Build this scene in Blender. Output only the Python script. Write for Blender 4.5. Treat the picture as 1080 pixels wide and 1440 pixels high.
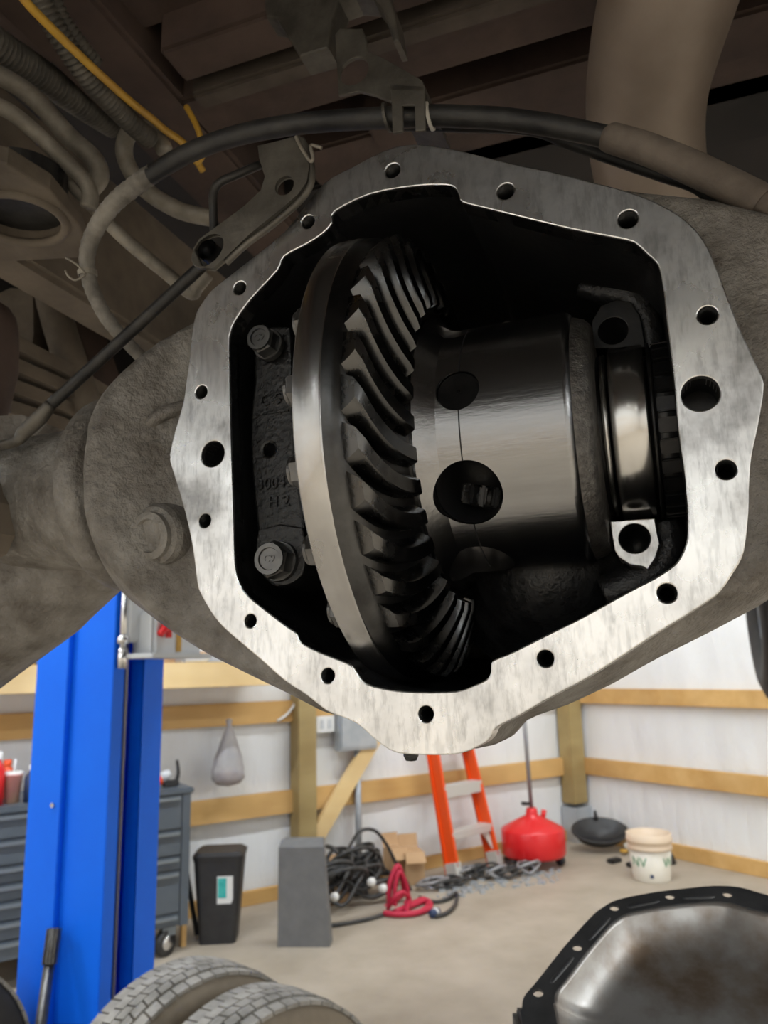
import bpy, bmesh, math, random
from mathutils import Vector, Matrix
random.seed(7)
sc = bpy.context.scene
for o in list(bpy.data.objects):
    bpy.data.objects.remove(o)
C = sc.collection
PI = math.pi
# ------------------------------------------------------------------ camera
FPX = 1081.0
CAM = Vector((0, 0, 1.45))
PITCH, ROLL = math.radians(11.5), math.radians(1.4)
_F = Vector((0, math.cos(PITCH), math.sin(PITCH)))
_U0 = Vector((0, -math.sin(PITCH), math.cos(PITCH)))
_R0 = Vector((1, 0, 0))
CR = math.cos(ROLL) * _R0 - math.sin(ROLL) * _U0
CU = math.sin(ROLL) * _R0 + math.cos(ROLL) * _U0
cam = bpy.data.cameras.new('camera')
camo = bpy.data.objects.new('camera', cam)
C.objects.link(camo)
cam.sensor_fit = 'HORIZONTAL'
cam.sensor_width = 27.0
cam.lens = 27.0 * FPX / 1080.0
cam.clip_start = 0.02
cam.dof.use_dof = True
cam.dof.focus_distance = 0.41
cam.dof.aperture_fstop = 14.0
M = Matrix((CR, CU, -_F)).transposed().to_4x4()
M.translation = CAM
camo.matrix_world = M
sc.camera = camo
# ------------------------------------------------------------------ world, exposure
w = bpy.data.worlds.new('world')
sc.world = w
w.use_nodes = True
w.node_tree.nodes['Background'].inputs[0].default_value = (0.9, 0.95, 1.0, 1)
w.node_tree.nodes['Background'].inputs[1].default_value = 0.05
vs = sc.view_settings
vs.view_transform = 'Standard'
vs.look = 'None'
vs.gamma = 1.0
vs.use_curve_mapping = False
vs.exposure = 0.0
LAMP_W = 70.0
# ------------------------------------------------------------------ frames and pixel rays
PSI = math.radians(20)
AXLE = Vector((0.0039, 0.5107, CAM.z + 0.138))
FR = {'W': Matrix.Identity(4),
      'T': Matrix.Translation(AXLE) @ Matrix.Rotation(-PSI, 4, 'Z'),
      'R': Matrix.Rotation(math.radians(34), 4, 'Z')}
INV = {k: m.inverted() for k, m in FR.items()}
DB, XR = 4.9, 5.25          # back wall / right wall distance in the room frame
XL, DF, HC = -5.5, -8.5, 3.9


def ray(px, py, fr='W'):
    d = (px - 540) / FPX * CR - (py - 720) / FPX * CU + _F
    return INV[fr] @ CAM, INV[fr].to_3x3() @ d


def hit(px, py, fr, axis, val):
    o, d = ray(px, py, fr)
    return o + d * ((val - o[axis]) / d[axis])


def depth(px, py, dd, fr='T'):
    o, d = ray(px, py, fr)
    return o + d * dd


def plane_hit(px, py, p, n):
    o, d = ray(px, py)
    return o + d * ((p - o).dot(n) / d.dot(n))


def Dp(pts, fr='T'):
    return [depth(x, y, d, fr) for x, y, d in pts]


# ------------------------------------------------------------------ materials
def _nodes(name):
    m = bpy.data.materials.new(name)
    m.use_nodes = True
    nt = m.node_tree
    return m, nt, nt.nodes['Principled BSDF']


def noise(nt, scale, detail=4, rough=.55, vec=None, stretch=None):
    tc = nt.nodes.new('ShaderNodeTexCoord')
    mp = nt.nodes.new('ShaderNodeMapping')
    if stretch:
        mp.inputs['Scale'].default_value = stretch
    nt.links.new(tc.outputs['Object'], mp.inputs['Vector'])
    n = nt.nodes.new('ShaderNodeTexNoise')
    n.inputs['Scale'].default_value = scale
    n.inputs['Detail'].default_value = detail
    n.inputs['Roughness'].default_value = rough
    nt.links.new(mp.outputs['Vector'], n.inputs['Vector'])
    return n


def ramp(nt, src, stops):
    r = nt.nodes.new('ShaderNodeValToRGB')
    e = r.color_ramp.elements
    while len(e) < len(stops):
        e.new(.5)
    for el, (p, c) in zip(e, stops):
        el.position = p
        el.color = (c[0], c[1], c[2], 1)
    nt.links.new(src, r.inputs[0])
    return r


def bump(nt, b, src, strength, dist):
    n = nt.nodes.new('ShaderNodeBump')
    n.inputs['Strength'].default_value = strength
    n.inputs['Distance'].default_value = dist
    nt.links.new(src, n.inputs['Height'])
    if b.inputs['Normal'].is_linked:
        nt.links.new(b.inputs['Normal'].links[0].from_socket, n.inputs['Normal'])
    nt.links.new(n.outputs['Normal'], b.inputs['Normal'])


def mat(name, c1, c2=None, rough=.5, metal=0.0, scale=20, lo=.35, hi=.65, bs=0.0, bd=.001, bscale=None,
        stretch=None, coat=0.0, trans=0.0, emit=0.0, rough2=None, spec=None):
    m, nt, b = _nodes(name)
    b.inputs['Roughness'].default_value = rough
    b.inputs['Metallic'].default_value = metal
    b.inputs['Base Color'].default_value = (*c1, 1)
    if spec is not None:
        b.inputs['Specular IOR Level'].default_value = spec
    if coat:
        b.inputs['Coat Weight'].default_value = coat
        b.inputs['Coat Roughness'].default_value = .15
    if trans:
        b.inputs['Transmission Weight'].default_value = trans
    if c2 is not None or rough2 is not None:
        n = noise(nt, scale, 6, .6, stretch=stretch)
        if c2 is not None:
            r = ramp(nt, n.outputs['Fac'], [(lo, c1), (hi, c2)])
            nt.links.new(r.outputs[0], b.inputs['Base Color'])
        if rough2 is not None:
            r2 = ramp(nt, n.outputs['Fac'], [(lo, (rough,) * 3), (hi, (rough2,) * 3)])
            nt.links.new(r2.outputs[0], b.inputs['Roughness'])
    if bs:
        n2 = noise(nt, bscale or scale * 3, 5, .6, stretch=stretch)
        bump(nt, b, n2.outputs['Fac'], bs, bd)
    if emit:
        b.inputs['Emission Color'].default_value = (*c1, 1)
        b.inputs['Emission Strength'].default_value = emit
    return m


def machined_mat():
    """milled cover face: bright steel, swirl scratches, oily smudges"""
    m, nt, b = _nodes('machined_face')
    b.inputs['Metallic'].default_value = 1.0
    n1 = noise(nt, 16, 5, .6)
    n2 = noise(nt, 120, 5, .75, stretch=(1, 1, .3))
    r1 = ramp(nt, n1.outputs['Fac'], [(.30, (.36, .36, .36)), (.44, (.78, .78, .78)), (.58, (.95, .95, .95))])
    r2 = ramp(nt, n2.outputs['Fac'], [(.28, (.6, .6, .6)), (.48, (1, 1, 1))])
    mx = nt.nodes.new('ShaderNodeMix')
    mx.data_type = 'RGBA'
    mx.blend_type = 'MULTIPLY'
    mx.inputs[0].default_value = .75
    nt.links.new(r1.outputs[0], mx.inputs[6])
    nt.links.new(r2.outputs[0], mx.inputs[7])
    nt.links.new(mx.outputs[2], b.inputs['Base Color'])
    rr = ramp(nt, n1.outputs['Fac'], [(.35, (.36,) * 3), (.6, (.24,) * 3)])
    nt.links.new(rr.outputs[0], b.inputs['Roughness'])
    n3 = noise(nt, 90, 3, .6, stretch=(1, 1, .08))
    bump(nt, b, n3.outputs['Fac'], .12, .0005)
    n4 = noise(nt, 260, 3, .6, stretch=(1, 1, .22))
    r4 = ramp(nt, n4.outputs['Fac'], [(.34, (.74, .74, .74)), (.5, (1, 1, 1))])
    mx2 = nt.nodes.new('ShaderNodeMix')
    mx2.data_type = 'RGBA'
    mx2.blend_type = 'MULTIPLY'
    mx2.inputs[0].default_value = .8
    nt.links.new(mx.outputs[2], mx2.inputs[6])
    nt.links.new(r4.outputs[0], mx2.inputs[7])
    nt.links.new(mx2.outputs[2], b.inputs['Base Color'])
    return m


def wood_mat(name, a, c, s=1.0):
    m, nt, b = _nodes(name)
    n = noise(nt, 5 * s, 6, .6, stretch=(.12, 1, 1))
    n2 = noise(nt, 2.2, 2, .5)
    r = ramp(nt, n.outputs['Fac'], [(.3, a), (.7, c)])
    r2 = ramp(nt, n2.outputs['Fac'], [(.3, (.78, .74, .70)), (.55, (1, 1, 1))])
    mx = nt.nodes.new('ShaderNodeMix')
    mx.data_type = 'RGBA'
    mx.blend_type = 'MULTIPLY'
    mx.inputs[0].default_value = 1
    nt.links.new(r.outputs[0], mx.inputs[6])
    nt.links.new(r2.outputs[0], mx.inputs[7])
    nt.links.new(mx.outputs[2], b.inputs['Base Color'])
    b.inputs['Roughness'].default_value = .65
    bump(nt, b, n.outputs['Fac'], .2, .003)
    return m


MT = {}
MT['machined'] = machined_mat()
MT['cast'] = mat('rusty_cast_iron', (.10, .086, .072), (.30, .285, .262), .55, .35, 34, .3, .7, 1.0, .003, 170)
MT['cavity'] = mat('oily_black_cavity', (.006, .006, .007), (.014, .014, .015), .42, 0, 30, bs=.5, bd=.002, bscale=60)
MT['oil_cast'] = mat('oily_painted_casting', (.010, .010, .011), (.022, .022, .022), .22, .1, 40, bs=.9, bd=.0012, bscale=240)
MT['steel'] = mat('ground_steel', (.55, .545, .54), (.39, .385, .38), .2, 1, 14, bs=.12, bd=.0003, bscale=300, rough2=.28)
MT['gear_dark'] = mat('oily_gear_steel', (.055, .055, .056), (.10, .10, .10), .3, 1, 40, bs=.35, bd=.0005, bscale=260)
MT['tooth'] = mat('lapped_tooth_steel', (.075, .076, .078), (.14, .138, .135), .2, 1, 60, rough2=.3)
MT['case'] = mat('machined_case', (.34, .34, .345), (.27, .27, .272), .25, 1, 60, stretch=(.15, 1, 1), bs=.3, bd=.0004, bscale=400)
MT['case_rough'] = mat('rough_case_end', (.11, .105, .10), (.20, .19, .18), .55, 1, 200, bs=1, bd=.001, bscale=420)
MT['race'] = mat('polished_bearing_race', (.66, .65, .63), None, .2, 1)
MT['dark_metal'] = mat('dark_metal', (.02, .02, .021), (.04, .039, .038), .35, .8, 50, bs=.3, bd=.0006)
MT['bolt'] = mat('zinc_bolt', (.11, .11, .11), (.17, .168, .165), .38, .9, 60, bs=.3, bd=.0005, bscale=200)
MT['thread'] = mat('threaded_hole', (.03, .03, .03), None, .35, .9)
MT['frame'] = mat('rusty_brown_frame', (.048, .031, .026), (.10, .068, .056), .75, .1, 9, bs=.5, bd=.002, bscale=60)
MT['frame_mid'] = mat('brown_dusty_crossmember', (.055, .043, .035), (.12, .098, .08), .8, .05, 9, bs=.5, bd=.002, bscale=60)
MT['frame_tan'] = mat('dusty_tan_frame', (.085, .070, .055), (.20, .165, .128), .8, .05, 9, bs=.5, bd=.002, bscale=60)
MT['bracket'] = mat('dirty_bracket_steel', (.07, .064, .055), (.16, .148, .128), .5, .5, 30, bs=.5, bd=.001, bscale=140)
MT['rubber'] = mat('dusty_black_rubber', (.012, .012, .013), (.05, .048, .045), .5, 0, 30, .4, .75, .5, .001, 120)
MT['rubber_tan'] = mat('dusty_tan_sleeve', (.10, .08, .064), (.20, .165, .135), .75, 0, 22, bs=.6, bd=.0015, bscale=90)
MT['hose_wrap'] = mat('dusty_hose_wrap', (.12, .11, .095), (.30, .28, .25), .75, 0, 40, bs=.6, bd=.001, bscale=150)
MT['rod'] = mat('black_coated_rod', (.012, .012, .013), (.04, .038, .035), .45, .2, 60)
MT['conduit'] = mat('dusty_plastic_conduit', (.05, .046, .04), (.12, .108, .09), .6, 0, 40)
MT['tube'] = mat('dusty_steel_tube', (.20, .18, .15), (.36, .33, .28), .6, .3, 40)
MT['yellow'] = mat('yellow_wire', (.62, .36, .04), (.48, .27, .05), .5, 0, 30)
MT['exhaust'] = mat('tan_exhaust_pipe', (.27, .215, .175), (.38, .315, .262), .55, .3, 7, bs=.2, bd=.001)
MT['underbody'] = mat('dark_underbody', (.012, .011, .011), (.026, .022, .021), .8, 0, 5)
MT['white_clip'] = mat('white_clip', (.75, .72, .66), None, .5)
MT['sheet'] = mat('white_insulation_sheet', (.80, .815, .82), (.88, .89, .89), .4, 0, 1.2, bs=.8, bd=.05, bscale=2.0, stretch=(1.6, 1.6, .5))
MT['concrete'] = mat('concrete_floor', (.36, .305, .235), (.47, .405, .325), .55, 0, 2.2, bs=.2, bd=.002, bscale=30)
MT['ceil'] = mat('white_ceiling', (.82, .82, .80), None, .6)
MT['pine'] = wood_mat('pine_board', (.62, .36, .115), (.78, .51, .21))
MT['pine_pale'] = wood_mat('pale_pine_board', (.78, .55, .25), (.88, .68, .36))
MT['treated'] = wood_mat('treated_post', (.34, .25, .10), (.47, .36, .16))
MT['galv'] = mat('galvanised_sheet', (.42, .46, .50), (.52, .55, .58), .45, .5, 8)
MT['blue'] = mat('blue_lift_paint', (.002, .15, .95), (.003, .17, 1.0), .45, 0, 3, spec=.3)
MT['lift_grey'] = mat('pale_grey_paint', (.60, .62, .64), None, .4)
MT['chrome'] = mat('bright_steel', (.75, .75, .74), None, .25, 1)
MT['grey_cable'] = mat('grey_cable', (.30, .30, .31), None, .45, .4)
MT['slate'] = mat('slate_grey_paint', (.085, .105, .125), (.10, .12, .14), .4, 0, 4)
MT['slate_hi'] = mat('slate_drawer_pull', (.22, .25, .27), None, .35, .4)
MT['black_pl'] = mat('black_plastic', (.018, .018, .02), (.03, .03, .031), .45, 0, 10)
MT['foam'] = mat('grey_foam', (.15, .15, .15), (.18, .18, .178), .85, 0, 12, bs=.3, bd=.002)
MT['teal'] = mat('teal_print', (.03, .42, .40), (.08, .55, .50), .5, 0, 30)
MT['white'] = mat('white_plastic', (.80, .80, .78), None, .45)
MT['orange'] = mat('orange_fibreglass', (.85, .085, .008), None, .4)
MT['alu'] = mat('dull_aluminium', (.66, .65, .61), None, .45, .3)
MT['red'] = mat('red_paint', (.72, .012, .016), None, .35, 0, coat=.2)
MT['bucket'] = mat('off_white_bucket', (.80, .76, .66), (.84, .80, .71), .4, 0, 6)
MT['bucket_top'] = mat('beige_bucket_band', (.78, .62, .46), None, .45)
MT['green'] = mat('green_print', (.10, .32, .16), None, .5)
MT['card'] = mat('cardboard', (.50, .31, .16), (.58, .38, .21), .75, 0, 5)
MT['tire'] = mat('dusty_tread_rubber', (.20, .19, .17), (.38, .36, .33), .8, 0, 14, bs=.4, bd=.002)
MT['tire_side'] = mat('dusty_sidewall_rubber', (.13, .105, .075), (.24, .20, .15), .75, 0, 5, bs=.3, bd=.002)
MT['tire_black'] = mat('black_rubber', (.02, .02, .021), (.035, .034, .034), .65, 0, 10)
MT['cover_lip'] = mat('black_cover_flange', (.05, .051, .054), (.085, .086, .09), .34, .4, 20, bs=.3, bd=.001)
MT['cover_in'] = mat('oily_varnished_steel', (.20, .15, .11), (.42, .41, .40), .42, .7, 9, .36, .58, .25, .001, 30, rough2=.3)
MT['red_cord'] = mat('red_cord', (.55, .02, .06), None, .5)
MT['cable'] = mat('black_cable', (.02, .02, .021), (.06, .058, .055), .5, 0, 30)
MT['bag'] = mat('cloudy_plastic_bag', (.72, .70, .68), (.55, .53, .56), .35, 0, 9, trans=.45, bs=.8, bd=.01, bscale=18)
MT['navy'] = mat('navy_plastic', (.03, .05, .12), None, .5)
MT['pink'] = mat('pink_drink', (.70, .30, .28), (.62, .40, .25), .4, 0, 10)
MT['lamp'] = mat('led_diffuser', (1, .97, .92), None, .5, emit=6)

# ------------------------------------------------------------------ mesh building


class MB:
    def __init__(self):
        self.v = []
        self.f = []
        self.sm = []

    def add(self, vs, fs, smooth=False):
        n = len(self.v)
        self.v += [Vector(x) for x in vs]
        self.f += [tuple(i + n for i in f) for f in fs]
        self.sm += [smooth] * len(fs)
        return self

    def box(self, a, b, M=None, bev=0.0):
        a, b = Vector(a), Vector(b)
        lo = Vector([min(a[i], b[i]) for i in range(3)])
        hi = Vector([max(a[i], b[i]) for i in range(3)])
        if bev <= 0:
            vs = [Vector((x, y, z)) for z in (lo.z, hi.z) for y in (lo.y, hi.y) for x in (lo.x, hi.x)]
            fs = [(0, 2, 3, 1), (4, 5, 7, 6), (0, 1, 5, 4), (2, 6, 7, 3), (0, 4, 6, 2), (1, 3, 7, 5)]
        else:
            bm = bmesh.new()
            bmesh.ops.create_cube(bm, size=1)
            for v in bm.verts:
                v.co = Vector([lo[i] + (v.co[i] + .5) * (hi[i] - lo[i]) for i in range(3)])
            bmesh.ops.bevel(bm, geom=bm.edges[:], offset=bev, segments=2, affect='EDGES')
            bm.verts.index_update()
            vs = [v.co.copy() for v in bm.verts]
            fs = [[v.index for v in f.verts] for f in bm.faces]
            bm.free()
        if M is not None:
            vs = [M @ v for v in vs]
        return self.add(vs, fs)

    def lathe(self, prof, n=48, M=None, a0=0, a1=2 * PI, smooth=True, caps=False):
        """profile of (r, h); axis is local Z of M"""
        full = abs(a1 - a0 - 2 * PI) < 1e-6
        cols = n if full else n + 1
        vs = []
        for r, h in prof:
            for i in range(cols):
                a = a0 + (a1 - a0) * i / n
                vs.append(Vector((r * math.cos(a), r * math.sin(a), h)))
        fs = []
        for j in range(len(prof) - 1):
            for i in range(n):
                k = (i + 1) % cols
                fs.append((j * cols + i, j * cols + k, (j + 1) * cols + k, (j + 1) * cols + i))
        if caps:
            fs.append(tuple(range(cols))[::-1])
            fs.append(tuple((len(prof) - 1) * cols + i for i in range(cols)))
        if M is not None:
            vs = [M @ v for v in vs]
        return self.add(vs, fs, smooth)

    def tube(self, pts, r, n=12, sub=6, smooth=True, wave=None, caps=True):
        pts = [Vector(p) for p in pts]
        P, RR = [], []
        rs = r if isinstance(r, (list, tuple)) else [r] * len(pts)
        if sub > 1 and len(pts) > 2:
            for i in range(len(pts) - 1):
                p0, p1, p2, p3 = pts[max(i - 1, 0)], pts[i], pts[i + 1], pts[min(i + 2, len(pts) - 1)]
                for s in range(sub):
                    t = s / sub
                    P.append(.5 * ((2 * p1) + (p2 - p0) * t + (2 * p0 - 5 * p1 + 4 * p2 - p3) * t * t + (3 * p1 - p0 - 3 * p2 + p3) * t ** 3))
                    RR.append(rs[i] + (rs[i + 1] - rs[i]) * t)
            P.append(pts[-1])
            RR.append(rs[-1])
        else:
            P, RR = pts, list(rs)
        if wave:
            step, amp = wave
            L = [0]
            for i in range(1, len(P)):
                L.append(L[-1] + (P[i] - P[i - 1]).length)
            m = int(L[-1] / step * 4)
            Q, QR = [], []
            j = 0
            for k in range(m + 1):
                s = L[-1] * k / m
                while j < len(L) - 2 and L[j + 1] < s:
                    j += 1
                t = (s - L[j]) / max(L[j + 1] - L[j], 1e-9)
                Q.append(P[j].lerp(P[j + 1], t))
                QR.append((RR[j] + (RR[j + 1] - RR[j]) * t) * (1 + amp * (1, 1, -1, -1)[k % 4]))
            P, RR = Q, QR
        vs, fs = [], []
        t0 = (P[1] - P[0]).normalized()
        u = t0.orthogonal().normalized()
        for i, p in enumerate(P):
            t = (P[min(i + 1, len(P) - 1)] - P[max(i - 1, 0)]).normalized()
            u = (u - t * u.dot(t)).normalized()
            b = t.cross(u)
            for k in range(n):
                a = 2 * PI * k / n
                vs.append(p + (u * math.cos(a) + b * math.sin(a)) * RR[i])
        for i in range(len(P) - 1):
            for k in range(n):
                q = (k + 1) % n
                fs.append((i * n + k, i * n + q, (i + 1) * n + q, (i + 1) * n + k))
        if caps:
            fs.append(tuple(range(n))[::-1])
            fs.append(tuple((len(P) - 1) * n + k for k in range(n)))
        return self.add(vs, fs, smooth)

    def prism(self, poly, off):
        """polygon of 3D points extruded by vector off"""
        n = len(poly)
        off = Vector(off)
        vs = [Vector(p) for p in poly] + [Vector(p) + off for p in poly]
        fs = [tuple(range(n))[::-1], tuple(range(n, 2 * n))]
        fs += [(i, (i + 1) % n, (i + 1) % n + n, i + n) for i in range(n)]
        return self.add(vs, fs)

    def mesh(self, me, M=None):
        vs = [M @ v.co if M else v.co.copy() for v in me.vertices]
        return self.add(vs, [tuple(p.vertices) for p in me.polygons])

    def hexbolt(self, M, af, h, wash=None, wh=.002, n=6):
        """hex head on local +Z of M, optional flange washer"""
        if wash:
            self.lathe([(0, 0), (wash, 0), (wash, wh * .5), (wash * .96, wh), (0, wh)], 28, M, smooth=False)
        r = af / math.cos(PI / 6)
        z0 = wh if wash else 0
        self.lathe([(r, z0), (r, z0 + h * .85), (r * .88, z0 + h)], 6, M, smooth=False)
        self.lathe([(r * .88, z0 + h - .0004), (0, z0 + h - .0004)], 6, M, smooth=False)
        self.lathe([(r * .84, z0 + h - .0006), (r * .82, z0 + h + .0012), (r * .60, z0 + h + .0012), (r * .56, z0 + h), (0, z0 + h)], 28, M, smooth=False)
        return self


def MX(origin, zdir, xhint=(0, 0, 1)):
    z = Vector(zdir).normalized()
    x = Vector(xhint) - z * Vector(xhint).dot(z)
    if x.length < 1e-6:
        x = z.orthogonal()
    x.normalize()
    y = z.cross(x)
    m = Matrix((x, y, z)).transposed().to_4x4()
    m.translation = Vector(origin)
    return m


def plate_mesh(loops, half, bev=0.0, res=1):
    """2D loops (first outer, rest holes) -> extruded bevelled mesh in XY, centred on z=0"""
    cu = bpy.data.curves.new('tmp', 'CURVE')
    cu.dimensions = '2D'
    cu.fill_mode = 'BOTH'
    cu.extrude = half
    cu.bevel_depth = bev
    cu.bevel_resolution = res
    if bev:
        cu.offset = -bev
        cu.extrude = half - bev
    for lp in loops:
        s = cu.splines.new('POLY')
        s.points.add(len(lp) - 1)
        for p, q in zip(s.points, lp):
            p.co = (q[0], q[1], 0, 1)
        s.use_cyclic_u = True
    ob = bpy.data.objects.new('tmp', cu)
    me = bpy.data.meshes.new_from_object(ob)
    bpy.data.objects.remove(ob)
    bpy.data.curves.remove(cu)
    return me


def text_mesh(s, size, ext):
    cu = bpy.data.curves.new('tmp', 'FONT')
    cu.body = s
    cu.size = size
    cu.extrude = ext
    cu.align_x = 'CENTER'
    cu.align_y = 'CENTER'
    ob = bpy.data.objects.new('tmp', cu)
    me = bpy.data.meshes.new_from_object(ob)
    bpy.data.objects.remove(ob)
    bpy.data.curves.remove(cu)
    return me


def circle(cx, cy, r, n=24):
    return [(cx + r * math.cos(2 * PI * i / n), cy + r * math.sin(2 * PI * i / n)) for i in range(n)]


def smooth_loop(pts, sub=4):
    out = []
    n = len(pts)
    for i in range(n):
        p0, p1, p2, p3 = [Vector(pts[(i + k) % n][:2]) for k in (-1, 0, 1, 2)]
        for s in range(sub):
            t = s / sub
            q = .5 * ((2 * p1) + (p2 - p0) * t + (2 * p0 - 5 * p1 + 4 * p2 - p3) * t * t + (3 * p1 - p0 - 3 * p2 + p3) * t ** 3)
            out.append((q.x, q.y))
    return out


BASE = {}


def finish(o, mb, smooth_angle=None):
    return o


def mkobj(name, mb, m, fr, base):
    me = bpy.data.meshes.new(name)
    b = Vector(base)
    me.from_pydata([tuple(v - b) for v in mb.v], [], mb.f)
    me.polygons.foreach_set('use_smooth', mb.sm)
    bm = bmesh.new()
    bm.from_mesh(me)
    bmesh.ops.recalc_face_normals(bm, faces=bm.faces[:])
    bm.to_mesh(me)
    bm.free()
    me.materials.append(MT[m])
    o = bpy.data.objects.new(name, me)
    C.objects.link(o)
    return o


def tag(o, label, cat, group=None, kind=None):
    if label:
        o['label'] = label
    if cat:
        o['category'] = cat
    if group:
        o['group'] = group
    if kind:
        o['kind'] = kind
    return o


def thing(name, label, cat, fr, base, group=None, kind=None):
    o = bpy.data.objects.new(name, None)
    o.empty_display_size = .05
    C.objects.link(o)
    o.matrix_world = FR[fr] @ Matrix.Translation(Vector(base))
    BASE[o] = (fr, Vector(base))
    return tag(o, label, cat, group, kind)


def part(name, mb, m, parent, label=None, kind=None):
    fr, b = BASE[parent]
    o = mkobj(name, mb, m, fr, b)
    o.parent = parent
    BASE[o] = (fr, b)
    return tag(o, label, None, None, kind)


def solo(name, mb, m, label, cat, fr, base=None, group=None, kind=None):
    if base is None:
        lo = Vector([min(v[i] for v in mb.v) for i in range(3)])
        hi = Vector([max(v[i] for v in mb.v) for i in range(3)])
        base = ((lo.x + hi.x) / 2, (lo.y + hi.y) / 2, lo.z)
    o = mkobj(name, mb, m, fr, base)
    o.matrix_world = FR[fr] @ Matrix.Translation(Vector(base))
    BASE[o] = (fr, Vector(base))
    return tag(o, label, cat, group, kind)


def dup(root, loc, rotz=None, label=None):
    r = root.copy()
    C.objects.link(r)
    r.location = loc
    if rotz is not None:
        r.rotation_euler = (0, 0, rotz)
    if label:
        r['label'] = label
    for ch in list(root.children):
        c = ch.copy()
        C.objects.link(c)
        c.parent = r
        for g in ch.children:
            d = g.copy()
            C.objects.link(d)
            d.parent = c
    return r


# ================================================================== ROOM
def Rb(px, py, off=0.0):
    return hit(px, py, 'R', 1, DB - off)


def Rr(px, py, off=0.0):
    return hit(px, py, 'R', 0, XR - off)


def Fl(px, py, z=0.0, fr='R'):
    if fr == 'T':
        return hit(px, py, 'T', 2, z - AXLE.z)
    return hit(px, py, fr, 2, z)


fl = solo('floor', MB().box((XL - .2, DF - .2, -.12), (XR + .2, DB + .2, 0)), 'concrete', None, None, 'R', (0, 0, 0), kind='structure')


def sheet_wall(name, p0, p1, inward):
    """insulation sheet as a gently billowed grid between the girts"""
    mb = MB()
    p0, p1, inward = Vector(p0), Vector(p1), Vector(inward)
    n, m = 90, 40
    L = (p1 - p0).length
    vs, fs = [], []
    for j in range(m + 1):
        for i in range(n + 1):
            x, z = i / n, j / m
            sgn = math.sin(x * L * 2.1 + 1.3 * math.sin(z * 9)) * .5 + math.sin(x * L * 6.3 + z * 5) * .25 + math.sin(z * 19 + x * L * 1.2) * .35
            vs.append(p0.lerp(p1, x) + Vector((0, 0, z * HC)) + inward * (.012 * sgn - .012))
    for j in range(m):
        for i in range(n):
            a = j * (n + 1) + i
            fs.append((a, a + 1, a + n + 2, a + n + 1))
    mb.add(vs, fs, True)
    # solid outer skin
    q0, q1 = p0 - inward * .12, p1 - inward * .12
    mb.box((min(q0.x, q1.x) - abs(inward.x) * .04, min(q0.y, q1.y) - abs(inward.y) * .04, -.12),
           (max(q0.x, q1.x) + abs(inward.x) * .04, max(q0.y, q1.y) + abs(inward.y) * .04, HC))
    return solo(name, mb, 'sheet', None, None, 'R', (p0.x, p0.y, 0), kind='structure')


wall_back = sheet_wall('wall_back', (XL, DB, 0), (XR, DB, 0), (0, -1, 0))
wall_right = sheet_wall('wall_right', (XR, DB, 0), (XR, DF, 0), (-1, 0, 0))
wall_left = sheet_wall('wall_left', (XL, DF, 0), (XL, DB, 0), (1, 0, 0))
wall_front = sheet_wall('wall_front', (XR, DF, 0), (XL, DF, 0), (0, 1, 0))
ceil = solo('ceiling', MB().box((XL - .2, DF - .2, HC), (XR + .2, DB + .2, HC + .1)), 'ceil', None, None, 'R', (0, 0, HC), kind='structure')
# horizontal boards (girts): heights read off the photograph on the wall plane
T_ = .04
zb = [(Rb(387, 1280, T_).z, Rb(387, 1247, T_).z), (Rb(412, 1143, T_).z, Rb(412, 1111, T_).z), (Rb(320, 1021, T_).z, Rb(320, 989, T_).z)]
zb[0] = (0.0, zb[0][1])
zr = [(0.0, Rr(947, 1187, T_).z), (Rr(950, 1105, T_).z, Rr(950, 1079, T_).z), (Rr(920, 992, T_).z, Rr(920, 969, T_).z)]
print('girts', zb, zr)
zb += [(2.0, 2.14), (2.7, 2.84)]
zr += [(2.0, 2.14), (2.7, 2.84)]
xs_post = Rb(429, 1100, .09).x
for z0, z1 in zb:
    part('plank', MB().box((XL, DB - T_, z0), (XR - .16, DB, z1), bev=.003), 'pine', wall_back)
for z0, z1 in zr:
    part('plank', MB().box((XR - T_, DF, z0), (XR, DB - .0, z1), bev=.003), 'pine', wall_right)
for z0, z1 in zb[:4]:
    part('plank', MB().box((XL, DF, z0), (XL + T_, DB, z1)), 'pine', wall_left)
    part('plank', MB().box((XL, DF, z0), (XR, DF + T_, z1)), 'pine', wall_front)
pw = .068
part('post', MB().box((xs_post - pw, DB - .13, 0), (xs_post + pw, DB - .001, HC), bev=.004), 'treated', wall_back, 'greenish treated timber post')
cp = Rb(808, 1090, .08)
part('post', MB().box((cp.x - .085, DB - .14, .3), (cp.x + .075, DB - .001, HC), bev=.004), 'treated', wall_back, 'treated corner post')
zg = Rb(808, 1137, .15).z
part('post_base', MB().box((cp.x - .1, DB - .16, 0), (cp.x + .0, DB - .002, zg)).box((cp.x + .012, DB - .15, 0), (cp.x + .105, DB - .002, zg)), 'galv', wall_back, 'galvanised post base')
# diagonal brace beside the post
a0, a1 = Rb(452, 1160, .06), Rb(505, 1070, .06)
dv = (a1 - a0).normalized()
nv = Vector((-dv.z, 0, dv.x)) * .055
part('plank', MB().prism([a0 - dv * .25 - nv, a0 - dv * .25 + nv, a1 + dv * .2 + nv, a1 + dv * .2 - nv], (0, -.04, 0)), 'pine_pale', wall_back, 'diagonal pine brace')

# lamps: LED strip fixtures under the ceiling


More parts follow.
